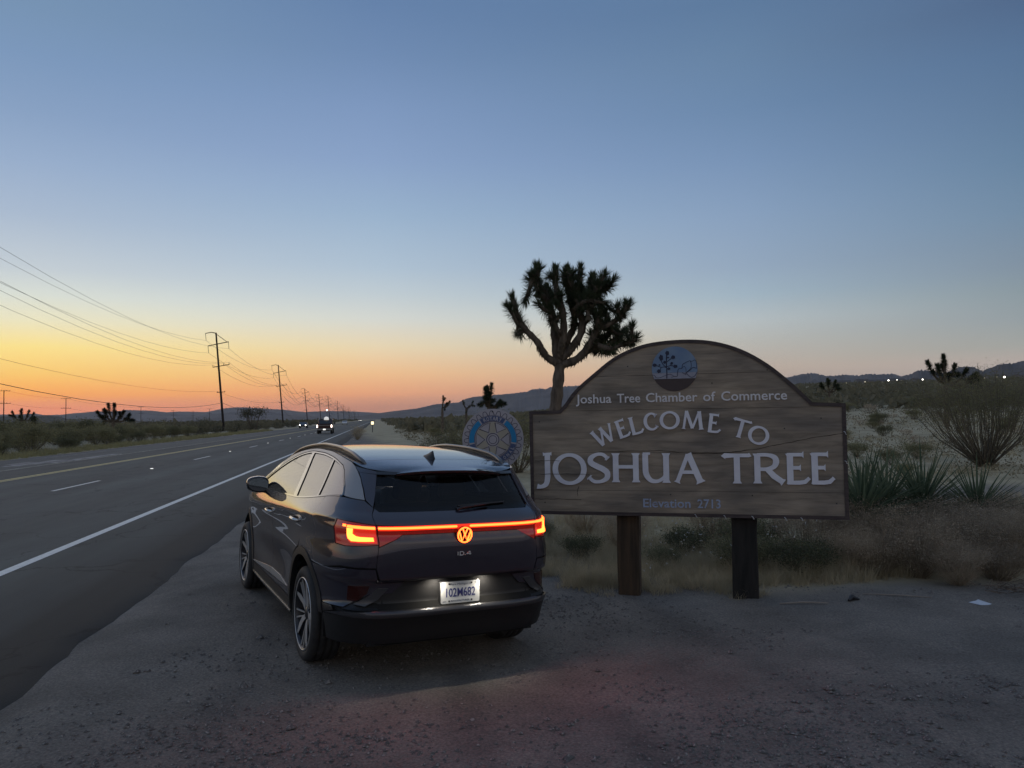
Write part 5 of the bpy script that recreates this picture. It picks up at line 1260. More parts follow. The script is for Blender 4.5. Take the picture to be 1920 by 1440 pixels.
for sd in (-1, 1):
    # door shut lines: front edge 1.03, middle -.05, rear edge over the wheel arch
    panel('front_fender', s((1.03 + g, ZS)) + arc(AX, WZ, RO, 180 - ang(ZS, RO), ang(ZS, RO)) + s((2.0, ZS), (2.08, .62), (2.02, .88), (1.75, .985), (1.4, 1.03), (1.06, 1.062), (1.03 + g, 1.06)), 'paint', CAR, sd)
    d1 = panel('front_door', s((1.03 - g, ZS)) + [('s', 1.03 - g, 1.06)] + edge(belt, 1.01, -.05 + g, 10) + s((-.05 + g, ZS)), 'paint', CAR, sd)
    lz = ang(ZS, RO)
    d2 = panel('rear_door', s((-.05 - g, ZS)) + edge(belt, -.05 - g, -1.60, 12) + s((-1.57, 1.14), (-1.42, 1.0), (-1.24, .93)) + arc(-AX, WZ, RO + .018, 70, lz, 9), 'paint', CAR, sd)
    sxL = .630
    panel('rear_quarter', edge(belt, -1.60 - 2 * g, -2.07, 6) + [('r', -.612, 1.232), ('r', -sxL - g, 1.19), ('r', -sxL - g, 1.128), ('s', -2.15, 1.142), ('s', -1.978, 1.150), ('s', -1.955, 1.088), ('s', -1.998, .978), ('s', -2.11, .972), ('r', -sxL - g, .992), ('r', -sxL - g, .835 + g), ('s', -2.10, .835 + g), ('s', -1.86, .80)] + arc(-AX, WZ, RO, 118, 72, 9) + s((-1.232, .938), (-1.41, 1.008), (-1.56, 1.145)), 'paint', CAR, sd)
    # black cladding: arches, sill, lower doors
    panel('wheel_arch', arc(-AX, WZ, RO - g, ang(.29, RO), 180 - ang(.47, RO), 30) + arc(-AX, WZ, RI, 180 - ang(.47, RI), ang(.23, RI), 26), 'cladding', CAR, sd, off=.006, flange=.045)
    panel('wheel_arch', arc(AX, WZ, RO - g, ang(.29, RO), 180 - ang(.29, RO), 30) + arc(AX, WZ, RI, 180 - ang(.23, RI), ang(.23, RI), 26), 'cladding', CAR, sd, off=.006, flange=.045)
    panel('sill', arc(AX, WZ, RO + .004, 180 - ang(ZS - 2 * g, RO), 180 - ang(.245, RI) , 4)[:1] + s((.965, .235), (-.975, .235)) + arc(-AX, WZ, RO + .004, ang(ZS - 2 * g, RO), ang(ZS - 2 * g, RO), 1)[:1], 'cladding', CAR, sd, off=.002)
    panel('sill_strip', s((.94, .282), (.94, .268), (-.945, .268), (-.945, .282)), 'chrome', CAR, sd, off=.012, inner_pts=False)
    panel('door_moulding', s((.93, .388), (.4, .44), (-.045, .478), (-.045, .425)), 'trim_silver', CAR, sd, off=.007)
    panel('door_moulding', s((-.057, .425), (-.057, .477), (-.45, .478), (-.80, .452), (-.5, .437)), 'trim_silver', CAR, sd, off=.007)
    # glass and pillars
    fb, bb = .012, .012
    panel('front_window', edge(lambda y: belt(y) + bb, .85, -.70, 12) + s((-.525, top(-.525))) + edge(top, -.52, .28, 8) + s((.52, top(.52) - .0), (.75, top(.75) - .0)), 'glass_front', CAR, sd, off=-.010, flange=.0, dense=.05)
    panel('rear_window', edge(lambda y: belt(y) + bb, -.82, -1.385, 10) + s((-1.275, top(-1.275))) + edge(top, -1.27, -.615, 8), 'glass_dark', CAR, sd, off=-.010, flange=0., dense=.05)
    panel('quarter_window', edge(lambda y: belt(y) + bb, -1.43, -1.855, 5) + s((-1.80, 1.35), (-1.727, 1.40), (-1.65, 1.452), (-1.582, 1.484), (-1.50, top(-1.50)), (-1.32, top(-1.32))), 'glass_dark', CAR, sd, off=-.010, flange=0., dense=.04)
    panel('door_pillar', s((-.705, belt(-.705) + .006), (-.815, belt(-.815) + .006), (-.61, top(-.61) + .004), (-.53, top(-.53) + .004)), 'gloss_black', CAR, sd, off=-.003, flange=.01)
    panel('door_pillar', s((-1.39, belt(-1.39) + .006), (-1.425, belt(-1.425) + .006), (-1.315, top(-1.315) + .004), (-1.28, top(-1.28) + .004)), 'gloss_black', CAR, sd, off=-.003, flange=.01)
    panel('belt_moulding', edge(lambda y: belt(y) + .0125, .98, -1.87, 26) + edge(lambda y: belt(y) + .0015, -1.87, .98, 26), 'gloss_black', CAR, sd, off=.004, flange=.02, inner_pts=False)
    # bright strip along the top of the windows, widening to the grey D pillar
    panel('window_frame', edge(lambda y: top(y) + .004, .93, -1.50, 26) + s((-1.585, 1.487), (-1.655, 1.455), (-1.732, 1.402), (-1.805, 1.352), (-1.860, belt(-1.86) + .012), (-1.880, belt(-1.88) + .012), (-1.822, 1.357), (-1.746, 1.412), (-1.664, 1.467), (-1.59, 1.500)) + edge(lambda y: top(y) + .014, -1.50, .90, 26), 'gloss_black', CAR, sd, off=-.002, flange=.012, inner_pts=False)
    panel('roof_arch_trim', edge(lambda y: max(top(y) + .019, roof_e(y) - .045), .85, -1.50, 26) + s((-1.595, 1.506), (-1.672, 1.472), (-1.753, 1.416), (-1.828, 1.360), (-1.887, belt(-1.887) + .010), (-1.98, belt(-1.98) + .006), (-2.068, 1.282), (-2.0, 1.352), (-1.915, 1.428), (-1.845, 1.474), (-1.775, 1.508)) + edge(lambda y: roof_e(y) - .003, -1.70, .85, 28), 'trim_silver', CAR, sd, off=.001, flange=.012)
    # door handles
    for (hy, hz) in ((.05, .985), (-1.02, 1.035)):
        q = body(phi_y(hy, hz), hz); mb = MB()
        mb.tube([(-q.x * sd * -1 if 0 else sd * abs(q.x) + sd * dx, hy + dy, hz + dzz) for dx, dy, dzz in ((-.02, .10, 0), (.022, .085, .002), (.032, .02, .005), (.030, -.06, .004), (.018, -.10, .0), (-.02, -.108, 0))], [.012, .014, .015, .015, .014, .012], n=8)
        h = mb.build('handle', M['chrome'], d1 if hy > -.05 else d2, smooth=True)

# --- rear end
panel('tailgate', r_((-.63, .835), (-.63, .975), (-.50, 1.035), (-.46, 1.057)) + r_((.46, 1.057), (.50, 1.035), (.63, .975), (.63, .835), (.60, .745), (-.60, .745)), 'paint', CAR, du=.03, label='tailgate below the light strip')
panel('tailgate', r_((-.63, 1.128), (-.63, 1.19), (-.606, 1.228), (-.58, 1.206), (.58, 1.206), (.606, 1.228), (.63, 1.19), (.63, 1.128), (.35, 1.1185), (-.35, 1.1185)), 'paint', CAR, du=.03, label='tailgate shelf between light strip and glass')
panel('rear_bumper', [('s', -1.80, .79), ('s', -2.10, .828), ('r', -.637, .828), ('r', -.607, .738), ('r', .607, .738), ('r', .637, .828)] + [] , 'paint', CAR, du=.03) if False else None
def both(poly_left):
    """polygon symmetric about the middle: left half given from the middle top round to the middle bottom"""
    return poly_left
def mirror_pt(p):                                         # points on the right half as phi values
    return p
class _R: pass
def rear_panel(name, left, mt, off=0., flange=.014, du=.03, **k):
    """panel wrapping from the left side round the tail to the right: left = points from the left bottom up to the left top"""
    P = []
    def ph(p): return (phi_y(p[1], p[2]) if p[0] == 's' else phi_x(p[1], p[2]), p[2])
    L = [ph(p) for p in left]; Rr = [(pi - a, z) for a, z in L[::-1]]
    ring = L + Rr; n = len(ring); P2 = []
    for i in range(n):
        (a, z0), (b, z1) = ring[i], ring[(i + 1) % n]; q = max(1, int(max(abs(b - a) * 1.2, abs(z1 - z0)) / .035))
        for j in range(q): t = j / q; P2.append((a + (b - a) * t, z0 + (z1 - z0) * t))
    return panel_raw(name, P2, mt, off, flange, du, **k)
def panel_raw(name, P2, mt, off, flange, du, **k):
    global phi_y_saved
    pts = [('p', a, z) for a, z in P2]
    old = panel.__globals__['phi_x']
    panel.__globals__['phi_x'] = lambda x, z: x
    try: o = panel(name, [('r', a, z) for a, z in P2], mt, CAR, -1, off, flange, du, dense=9, **k)
    finally: panel.__globals__['phi_x'] = old
    return o
rear_panel('rear_bumper', arc(-AX, WZ, RO, 180 - ang(.565, RO), 180 - ang(.565, RO), 1)[:1] + arc(-AX, WZ, RO, 153, 110, 9) + [('s', -1.62, .772), ('s', -1.86, .792), ('s', -2.10, .828), ('r', -.637, .828), ('r', -.607, .738)], 'paint') if False else None
# bumper sides (painted), middle recess (black), lower black apron, bright lip
for sd in (-1, 1):
    panel('rear_bumper', arc(-AX, WZ, RO, 180 - ang(.56, RO), 121, 8) + s((-1.86, .798)) + [('s', -2.10, .824), ('r', -.637, .828), ('r', -.612, .738), ('r', -.42, .731), ('r', -.50, .655), ('s', -2.215, .64), ('s', -2.11, .556)] + s((-1.885, .550)), 'paint', CAR, sd, du=.022)
    panel('bumper_reflector', [('s', -2.12, .60), ('r', -.725, .60), ('r', -.665, .655), ('r', -.65, .708), ('s', -2.125, .702)], 'reflex', CAR, sd, off=.005)
    panel('bumper_fin', [('r', -.745, .578), ('r', -.68, .566), ('r', -.60, .612), ('r', -.53, .688), ('r', -.60, .690), ('r', -.655, .640)], 'lip', CAR, sd, off=.010, label='grey diagonal fin beside the reflector')
rear_panel('bumper_recess', [('s', -2.10, .551), ('s', -2.215, .637), ('r', -.502, .651), ('r', -.425, .727)], 'cladding', off=-.012)
rear_panel('bumper_lip', [('s', -1.80, .510), ('s', -1.80, .523), ('s', -2.0, .530), ('r', -.6, .549), ('r', -.2, .550)][:1] + [('s', -1.80, .520), ('s', -2.0, .5285), ('r', -.66, .538)] + [], 'chrome', off=.006) if False else None
rear_panel('bumper_lip', [('s', -2.06, .499), ('s', -1.905, .486), ('s', -2.05, .516), ('s', -2.16, .530), ('r', -.60, .546)], 'lip', off=.004)
lipL = None
rear_panel('rear_apron', arc(-AX, WZ, RO + .004, 180 - ang(.30, RO), 180 - ang(.475, RO), 4) + s((-2.06, .494)), 'cladding', off=0.)
for sd in (-1, 1): panel('apron_corner', s((-1.888, .485), (-1.87, .545), (-2.0, .548), (-2.03, .520)), 'cladding', CAR, sd)
MB().box((0, -1.98, .30), (1.3, .44, .03)).build('diffuser', M['shell'], CAR)

# --- tail lamps
for sd in (-1, 1):
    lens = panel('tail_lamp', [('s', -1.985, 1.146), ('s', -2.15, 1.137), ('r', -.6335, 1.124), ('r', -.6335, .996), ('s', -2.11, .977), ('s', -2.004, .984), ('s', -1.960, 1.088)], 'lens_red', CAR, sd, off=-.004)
    panel('glowing_lens', [('s', -2.13, 1.116), ('r', -.640, 1.112), ('r', -.640, 1.004), ('s', -2.15, 1.0), ('s', -2.11, 1.03)], 'lens_lit', lens, sd, off=-.0015, flange=.002)  # lit lens; its even glow also stands in for the halo round the hook
    panel('light_strip', [('s', -2.108, 1.116), ('s', -2.15, 1.116), ('r', -.642, 1.113), ('r', -.642, 1.098), ('s', -2.15, 1.099), ('s', -2.108, 1.100)], 'light_bar', lens, sd, off=.010, flange=.012, inner_pts=False)
    panel('light_strip', [('s', -2.09, 1.119), ('s', -2.06, 1.121), ('s', -2.06, 1.106), ('s', -2.09, 1.104)], 'light_bar', lens, sd, off=.003, flange=.004, inner_pts=False)
    # hooked lower element, built in metres along the surface
    panel('light_hook', [('s', -2.108, 1.096), ('s', -2.150, 1.096), ('r', -.775, 1.060), ('r', -.757, 1.045), ('r', -.735, 1.041), ('r', -.660, 1.040), ('r', -.660, 1.018), ('r', -.745, 1.013), ('s', -2.160, 1.012), ('s', -2.130, 1.028), ('s', -2.112, 1.055)], 'light_bar_hot', lens, sd, off=.008, flange=.010)
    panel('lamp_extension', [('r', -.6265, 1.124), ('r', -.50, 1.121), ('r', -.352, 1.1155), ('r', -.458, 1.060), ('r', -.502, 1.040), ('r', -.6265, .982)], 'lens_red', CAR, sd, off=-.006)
for sd in (-1, 1):                                        # the light the lit tail lamps throw behind the car
    ld = bpy.data.lights.new('tail_lamp_light', 'AREA'); ld.shape = 'RECTANGLE'; ld.size = .16; ld.size_y = .09; ld.energy = 2.2; ld.color = (1, .10, .05); ld.spread = radians(165)
    lo = bpy.data.objects.new('tail_lamp_light', ld); COL.objects.link(lo); lo.parent = CAR; lo.location = (sd * .70, -2.275, 1.055); lo.rotation_euler = (radians(-78), 0, sd * radians(-12) * -1)
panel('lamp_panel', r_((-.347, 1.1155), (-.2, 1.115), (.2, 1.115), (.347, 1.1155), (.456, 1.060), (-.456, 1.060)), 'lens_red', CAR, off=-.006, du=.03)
panel('light_strip', r_((-.622, 1.1105), (-.056, 1.1095), (-.050, 1.104), (-.056, 1.0985), (-.622, 1.0995)), 'light_bar', CAR, off=.016, flange=.018, inner_pts=False)
panel('light_strip', r_((.622, 1.1105), (.056, 1.1095), (.050, 1.104), (.056, 1.0985), (.622, 1.0995)), 'light_bar', CAR, off=.016, flange=.018, inner_pts=False)
M['bar_bloom'] = mat('red_bloom', (.2, .005, .003), .3, emis=(1, .03, .006), es=1.0)  # emissive band standing in for the red bloom round the light bar
panel('light_bloom', r_((-.622, 1.1175), (.622, 1.1175), (.622, 1.089), (-.622, 1.089)), 'bar_bloom', CAR, off=.004, flange=.010, du=.03, inner_pts=False)
# round badge: ring with the V over W mark
LG = Matrix.Translation((0, -2.352, 1.046)) @ Matrix.Rotation(radians(4), 4, 'X')
M['badge_back'] = mat('badge_back', (.02, .003, .003), .2, coat=1)
badge = MB().prism(circ(.060, 40)[::-1], .0, .022, LG).build('badge', M['badge_back'], CAR)
mb = MB(); ribbon(mb, circ(.053, 44), .0085, LG, -.006, 0, True)
ribbon(mb, [(-.020, .0485), (.0, -.001), (.020, .0485)], .0085, LG, -.0064, 0)
ribbon(mb, [(-.0445, .027), (-.020, -.044), (.0, .006), (.020, -.044), (.0445, .027)], .0085, LG, -.0068, 0)
mb.build('badge_mark', M['light_bar'], badge)
# model name
TX = Matrix.Translation((0, -2.352, .916))
mb = MB(); w_ = .0048
M['name_chrome'] = mat('bright_name_chrome', (.75, .74, .72), .35, .4)
for pts, cl in (([(-.050, -.0125), (-.050, .0125)], False), ([(-.034, -.012), (-.034, .012), (-.016, .012), (-.006, .006), (-.006, -.006), (-.016, -.012)], True), ([(.044, -.0125), (.044, .0125), (.041, .012), (.018, -.0045), (.052, -.0045)], False)):
    ribbon(mb, pts, w_, TX, -.006 - .0004 * len(mb.v) / 50, 0, cl)
ribbon(mb, [(.006, -.0125), (.006, -.0075)], .005, TX, -.0065, 0); mb.build('model_name', M['name_chrome'], CAR)
# number plate
M['plate'] = mat('number_plate', (.62, .63, .62), .45); M['plate_ink'] = mat('plate_ink', (.03, .035, .16), .5); M['plate_ink2'] = mat('plate_small_ink', (.12, .13, .16), .5)
PM = Matrix.Translation((.0, -2.302, .632)) @ Matrix.Rotation(radians(-3), 4, 'X')
def rrect(w, h, r, n=5):
    P = []
    for cx, cz, a in ((w - r, h - r, 0), (-w + r, h - r, 90), (-w + r, -h + r, 180), (w - r, -h + r, 270)): P += [(cx + r * cos(radians(a + 90 * i / n)), cz + r * sin(radians(a + 90 * i / n))) for i in range(n + 1)]
    return P
MB().prism(rrect(.160, .084, .014)[::-1], .002, .030, PM).build('plate_holder', M['black'], CAR)
pl_ = bevel(MB().prism(rrect(.1525, .0762, .012)[::-1], 0, .0016, PM).build('number_plate', M['plate'], CAR), .0006, 1)
text_mesh('102M682', -.112, .118, -.030, .062, .0012, PM, 0, .012).build('plate_number', M['plate_ink'], pl_)
text_mesh('Pure Michigan', -.078, .060, .050, .015, .0008, PM, 0).build('plate_text', M['plate_ink2'], pl_)
text_mesh('MANUFACTURER', -.075, .072, -.066, .013, .0008, PM, 0, .01).build('plate_text', M['plate_ink2'], pl_)
text_mesh('25', .112, .134, .052, .014, .0008, PM, 0).build('plate_text', M['plate_ink2'], pl_); text_mesh('JAN', -.138, -.112, -.066, .010, .0008, PM, 0).build('plate_text', M['plate_ink2'], pl_)
for x, z in ((-.088, .060), (.088, .060), (-.088, -.060), (.088, -.060)): MB().tube([(0, -.004, 0), (0, .001, 0)], .0065, n=10).build('plate_screw', M['black'], pl_, loc=(PM @ Vector((x, 0, z))))
# plate lamps: two small lit lenses under the tailgate edge, each with its lamp
M['plate_lamp'] = mat('plate_lamp_lens', (.8, .8, .75), .3, emis=(1, .92, .78), es=6)
for x in (-.19, .19):
    MB().box((x, -2.300, .7440), (.05, .018, .006)).build('plate_lamp', M['plate_lamp'], CAR)
    ld = bpy.data.lights.new('plate_lamp_light', 'AREA'); ld.shape = 'RECTANGLE'; ld.size = .05; ld.size_y = .015; ld.energy = .70; ld.color = (1, .90, .74); ld.spread = radians(150)
    lo = bpy.data.objects.new('plate_lamp_light', ld); COL.objects.link(lo); lo.parent = CAR; lo.location = (x, -2.328, .738); lo.rotation_euler = (radians(16), 0, 0)
# rear wiper
mb = MB(); mb.tube([(-.01, -2.225, 1.212), (.02, -2.232, 1.226), (.26, -2.205, 1.248)], [.014, .010, .006], n=6); mb.tube([(.0, -2.205, 1.236), (.40, -2.175, 1.254)], .008, n=5); mb.build('rear_wiper', M['black'], CAR)

# --- rear glass: slopes from the shelf up under the spoiler
def rear_glass(u, v, off=0.):
    z = 1.206 + (1.470 - 1.206) * v; hw = .612 - .062 * v; x = hw * u; a = abs(x) / Wz(z); y = YC - (YC - Yr(z)) * (1 - min(.999, a) ** NE) ** (1 / NE)
    return Vector((x, y + off + .03 * v * v * 0, z))
mb = MB(); nu, nv = 30, 12
for j in range(nv + 1):
    for i in range(nu + 1): mb.v.append(tuple(rear_glass(-1 + 2 * i / nu, j / nv, .012)))
for j in range(nv):
    for i in range(nu): mb.f.append((j * (nu + 1) + i, j * (nu + 1) + i + 1, (j + 1) * (nu + 1) + i + 1, (j + 1) * (nu + 1) + i)); mb.mi.append(0)
mb.build('rear_window', M['glass_rear'], CAR, smooth=True, fix=False)
for sd in (-1, 1):                                        # gloss black blades beside the glass
    panel('window_blade', [('r', -.613, 1.236), ('r', -.552, 1.455), ('s', -1.87, 1.466), ('s', -1.92, 1.430), ('s', -2.006, 1.354), ('s', -2.074, 1.282)], 'paint', CAR, sd, off=.002)
panel('rear_window_rim', r_((-.556, 1.452), (.556, 1.452), (.548, 1.472), (-.548, 1.472)), 'gloss_black', CAR, off=.010, du=.03)

# --- roof, windscreen, bonnet
roof_c = mono([-2.13, -2.0, -1.8, -1.5, -1.0, -.5, 0, .38], [1.492, 1.512, 1.540, 1.576, 1.613, 1.622, 1.604, 1.548])
def roof_pt(y, t):
    ze = roof_e(y); xe = body(phi_y(max(y, -2.02), ze), ze).x * -1 - .004
    if y < -1.9: xe -= (-1.9 - y) * .22
    return Vector((xe * t, y, ze + (roof_c(y) - ze) * (1 - abs(t) ** 2.6)))
def roof_part(name, y0, y1, n, mt, bow=0., lips=((0, 1), (-1, -1))):
    mb = MB(); m = 28
    for i in range(n + 1):
        for j in range(m + 1):
            t = -1 + 2 * j / m; y = y0 + (y1 - y0) * i / n; yb = y + (bow(i / n, t) if bow else 0); mb.v.append(tuple(roof_pt(yb, t)))
    for i in range(n):
        for j in range(m): mb.f.append((i * (m + 1) + j, i * (m + 1) + j + 1, (i + 1) * (m + 1) + j + 1, (i + 1) * (m + 1) + j)); mb.mi.append(0)
    # lip along both ends
    for row, sgn in lips:
        row = row % (n + 1)
        b = len(mb.v); base = [Vector(mb.v[row * (m + 1) + j]) for j in range(m + 1)]
        mb.v += [tuple(p) for p in base] + [tuple(p + Vector((0, .004 * sgn, -.02))) for p in base]
        for j in range(m): mb.f.append((b + j, b + j + 1, b + m + 1 + j + 1, b + m + 1 + j)); mb.mi.append(0)
    return mb.build(name, M[mt], CAR, smooth=True)
seam = -1.70
roof_part('roof', .36, seam + .004, 34, 'paint', lambda f, t: .10 * (1 - t * t) * f * 0 - .0 if 1 else 0)
roof_part('rear_spoiler', seam - .004, -2.055, 12, 'paint', lambda f, t: -.075 * (1 - abs(t) ** 2.4) * f, ((0, 1),))
mb = MB()                                                 # underside and edge of the spoiler
for j in range(29):
    t = -1 + j / 14; y = -2.055 - .075 * (1 - abs(t) ** 2.4); p = roof_pt(y, t)
    mb.v += [tuple(p + Vector((0, .002, -.0015))), tuple(p + Vector((0, .004, -.016))), tuple(p + Vector((0, .085 + .05 * (1 - abs(t) ** 2.4), -.034)))]
    if j: k = 3 * j; mb.f += [(k - 3, k, k + 1, k - 2), (k - 2, k + 1, k + 2, k - 1)]; mb.mi += [0, 0]
mb.build('spoiler_lip', M['black'], CAR, smooth=True)
for sd in (-1, 1):                                        # body-coloured strip beside the spoiler
    panel('side_spoiler', [('s', -1.79, 1.505), ('s', -1.93, roof_e(-1.93) - .004), ('s', -1.99, 1.472), ('r', -.56, 1.458), ('s', -1.865, 1.468)], 'paint', CAR, sd, off=.002, inner_pts=False)
mb = MB(); n, m = 12, 20                                  # windscreen
for i in range(n + 1):
    y = .37 + (1.06 - .37) * i / n; ze = roof_e(y); xe = -body(phi_y(y, ze), ze).x - .012
    for j in range(m + 1): t = -1 + 2 * j / m; mb.v.append((xe * t, y + .26 * (1 - t * t) * (.35 + .65 * i / n) - .0, ze + (.083 * (1 - t * t)) * (1 - i / n)))
for i in range(n):
    for j in range(m): mb.f.append((i * (m + 1) + j, (i + 1) * (m + 1) + j, (i + 1) * (m + 1) + j + 1, i * (m + 1) + j + 1)); mb.mi.append(0)
mb.build('windscreen', M['glass_clear'], CAR, smooth=True)
for sd in (-1, 1): panel('windscreen_pillar', edge(lambda y: top(y) + .018, .95, .34, 8) + edge(lambda y: roof_e(y) + .0, .34, .95, 8), 'gloss_black', CAR, sd, off=.001, flange=.03, inner_pts=False)
hood_e = mono([.95, 1.06, 1.4, 1.75, 2.02, 2.10], [1.07, 1.062, 1.03, .985, .885, .80])
mb = MB(); n, m = 14, 16
for i in range(n + 1):
    y = 1.05 + (2.06 - 1.05) * i / n; ze = hood_e(y); xe = -body(phi_y(y, ze), ze).x - .004
    for j in range(m + 1): t = -1 + 2 * j / m; mb.v.append((xe * t, y + .14 * (1 - t * t) * i / n + .26 * (1 - t * t) * (1 - i / n), ze + .045 * (1 - abs(t) ** 2.5)))
for i in range(n):
    for j in range(m): mb.f.append((i * (m + 1) + j, (i + 1) * (m + 1) + j, (i + 1) * (m + 1) + j + 1, i * (m + 1) + j + 1)); mb.mi.append(0)
mb.build('bonnet', M['paint'], CAR, smooth=True)
# front end, seen only from elsewhere: one wrapped bumper, lamps
mb = MB(); n = 30
for i in range(n + 1):
    for j in range(9):
        z = .22 + .62 * j / 8; ph = -phi_front if 0 else -(pi / 2) - 0
        a = -1 + 2 * i / n; y0 = 2.02; p0 = abs(phi_y(y0, z)); ph = -(p0 + (pi - 2 * p0) * i / n); q = body(ph, z); mb.v.append(tuple(q))
for i in range(n):
    for j in range(8): mb.f.append((i * 9 + j, i * 9 + j + 1, (i + 1) * 9 + j + 1, (i + 1) * 9 + j)); mb.mi.append(0)
mb.build('front_bumper', M['paint'], CAR, smooth=True)
M['head_lens'] = mat('headlamp_lens', (.25, .25, .26), .08, coat=1)
for sd in (-1, 1): panel('headlamp', s((1.90, .88), (2.06, .86), (2.10, .76), (2.0, .74), (1.88, .80)), 'head_lens', CAR, sd, off=.004)

# --- roof rails, fin, mirrors
for sd in (-1, 1):
    pts = []; rad = []
    for i in range(41):
        y = .38 + (-1.80 - .38) * i / 40; e = min(i, 40 - i) / 5; up = min(1, e) ** .5; base = roof_pt(y, .905)
        pts.append((sd * (base.x), y, base.z + .034 * up - .004)); rad.append(.0125 if 0 < i < 40 else .006)
    mb = MB(); mb.tube(pts, rad, n=10)
    for v in range(len(mb.v)):
        x, y, z = mb.v[v]; c = pts[v // 10]; mb.v[v] = (c[0] + (x - c[0]) * 1.35, y, z)
    mb.build('roof_rail', M['rail'], CAR, smooth=True)
    mb = MB()                                             # dark foot under the rail
    for i in range(41):
        x, y, z = pts[i]; b0 = roof_pt(y, .905).z - .004; mb.v += [(x, y, z), (x, y, b0)]
        if i: k = 2 * i; mb.f.append((k - 2, k - 1, k + 1, k)); mb.mi.append(0)
    mb.build('rail_foot', M['black'], CAR)
fin = MB(); sec = [(-1.60, .060, 0), (-1.66, .045, .020), (-1.72, .036, .044), (-1.765, .022, .066), (-1.785, .010, .070), (-1.80, .004, .062)]
n = 8
y0f = -1.50
prof = [(0, 0, .002), (.05, .030, .014), (.11, .040, .034), (.16, .038, .056), (.195, .026, .070), (.215, .012, .066), (.225, .003, .03)]
b = 0
for dy, w, h in prof:
    zr = roof_c(y0f - dy) - .004
    for k in range(9):
        t = -1 + k / 4; fin.v.append((w * t * (1 - .0 * abs(t)), y0f - dy, zr + h * (1 - abs(t) ** 1.1) ** 1.0))
for i in range(len(prof) - 1):
    for k in range(8): fin.f.append((i * 9 + k, i * 9 + k + 1, (i + 1) * 9 + k + 1, (i + 1) * 9 + k)); fin.mi.append(0)
fin.build('roof_antenna', M['black'], CAR, smooth=True)
for sd in (-1, 1):
    mr = MB(); N1, N2 = 14, 20                            # pebble shaped housing
    cx, cy, cz = sd * .962, .46, 1.195
    for i in range(N1 + 1):
        th = pi * i / N1
        for j in range(N2):
            q = 2 * pi * j / N2; ca, sa = cos(q), sin(q)
            x = .112 * abs(ca) ** .6 * (1 if ca > 0 else -1) * sin(th) ** .55; z = .082 * abs(sa) ** .65 * (1 if sa > 0 else -1) * sin(th) ** .55
            y = -.045 + .02 * 0 if cos(th) < -.75 else .085 * cos(th)
            y = max(y, -.045)
            tap = 1 - .22 * max(0, x * sd / .118)           # thinner at the outer end
            mr.v.append((cx + x, cy + y - .03 * (x * sd / .118), cz + z * tap + .008 * (x * sd / .118)))
    for i in range(N1):
        for j in range(N2): mr.f.append((i * N2 + j, i * N2 + (j + 1) % N2, (i + 1) * N2 + (j + 1) % N2, (i + 1) * N2 + j)); mr.mi.append(0)
    hs = mr.build('mirror_housing', M['gloss_black'], CAR, smooth=True)
    P = [(.100 * abs(cos(q)) ** .7 * (1 if cos(q) > 0 else -1), .064 * abs(sin(q)) ** .75 * (1 if sin(q) > 0 else -1)) for q in [2 * pi * k / 28 for k in range(28)]]
    P = [(x, z * (1 - .22 * max(0, x * sd / .118)) + .008 * x * sd / .118) for x, z in P]
    M.setdefault('mirror', mat('mirror_glass', (.30, .32, .33), .03, 1.0))
    MB().prism(P[::-1], 0, .004, Matrix.Translation((cx, cy - .052, cz)) @ Matrix.Rotation(radians(-14 * sd), 4, 'Z')).build('mirror_glass', M['mirror'], hs)
    MB().tube([(sd * .855, .52, 1.135), (sd * .90, .50, 1.135), (sd * .94, .48, 1.15)], [.035, .026, .022], n=8).build('mirror_arm', M['gloss_black'], CAR, smooth=True)

# --- inner shell, cabin
for sd in (-1, 1):
    panel('inner_shell', s((1.95, .25), (1.95, .80), (1.0, 1.03)) + edge(lambda y: belt(y) - .02, .95, -1.95, 14) + [('r', -.60, 1.16), ('r', -.55, .30)] + s((-1.9, .30)) + arc(-AX, WZ, RI + .012, 175, 10, 16) + s((-.95, .25), (.95, .25)) + arc(AX, WZ, RI + .012, 170, 10, 16), 'shell', CAR, sd, off=-.022, flange=0, du=.05, dz=.06, dense=.08)
panel('inner_shell', r_((-.64, .30), (-.62, 1.16), (.62, 1.16), (.64, .30)), 'shell', CAR, off=-.022, flange=0, du=.05, dz=.06, dense=.08)
MB().box((0, -.1, .215), (1.66, 2.0, .04)).box((0, 1.4, .30), (1.1, 1.3, .04)).box((0, -1.6, .30), (1.1, 1.2, .04)).build('underbody', M['shell'], CAR)
for sd in (-1, 1):                                        # wheel housings
    for cy in (AX, -AX):
        mb = MB(); kx = 20
        for i in range(kx + 1):
            a = radians(-8 + 196 * i / kx); Y, Zq = cy + (RI + .01) * cos(a), WZ + (RI + .01) * sin(a)
            mb.v += [(sd * .865, Y, Zq), (sd * .585, Y, Zq), (sd * .585, cy, WZ)]
            if i: k = 3 * i; mb.f += [(k - 3, k, k + 1, k - 2), (k - 2, k + 1, k + 2)]; mb.mi += [0, 0]
        mb.build('wheel_housing', M['shell'], CAR)
MB().box((0, -.55, .98), (1.60, 2.7, .02)).build('cabin_floor', M['upholstery'], CAR) if False else None
MB().box((0, -.5, .34), (1.5, 2.6, .03)).build('cabin_floor', M['upholstery'], CAR)
bevel(MB().box((0, .92, .96), (1.46, .36, .22)).build('dashboard', M['upholstery'], CAR), .05, 3)
mb = MB(); n, m = 16, 8                                   # headliner just under the roof
for i in range(n + 1):
    for j in range(m + 1): y = .34 - 2.20 * i / n; t = -1 + 2 * j / m; p = roof_pt(y, t * .93); mb.v.append((p.x, p.y, p.z - .035))
for i in range(n):
    for j in range(m): mb.f.append((i * (m + 1) + j, i * (m + 1) + j + 1, (i + 1) * (m + 1) + j + 1, (i + 1) * (m + 1) + j)); mb.mi.append(0)
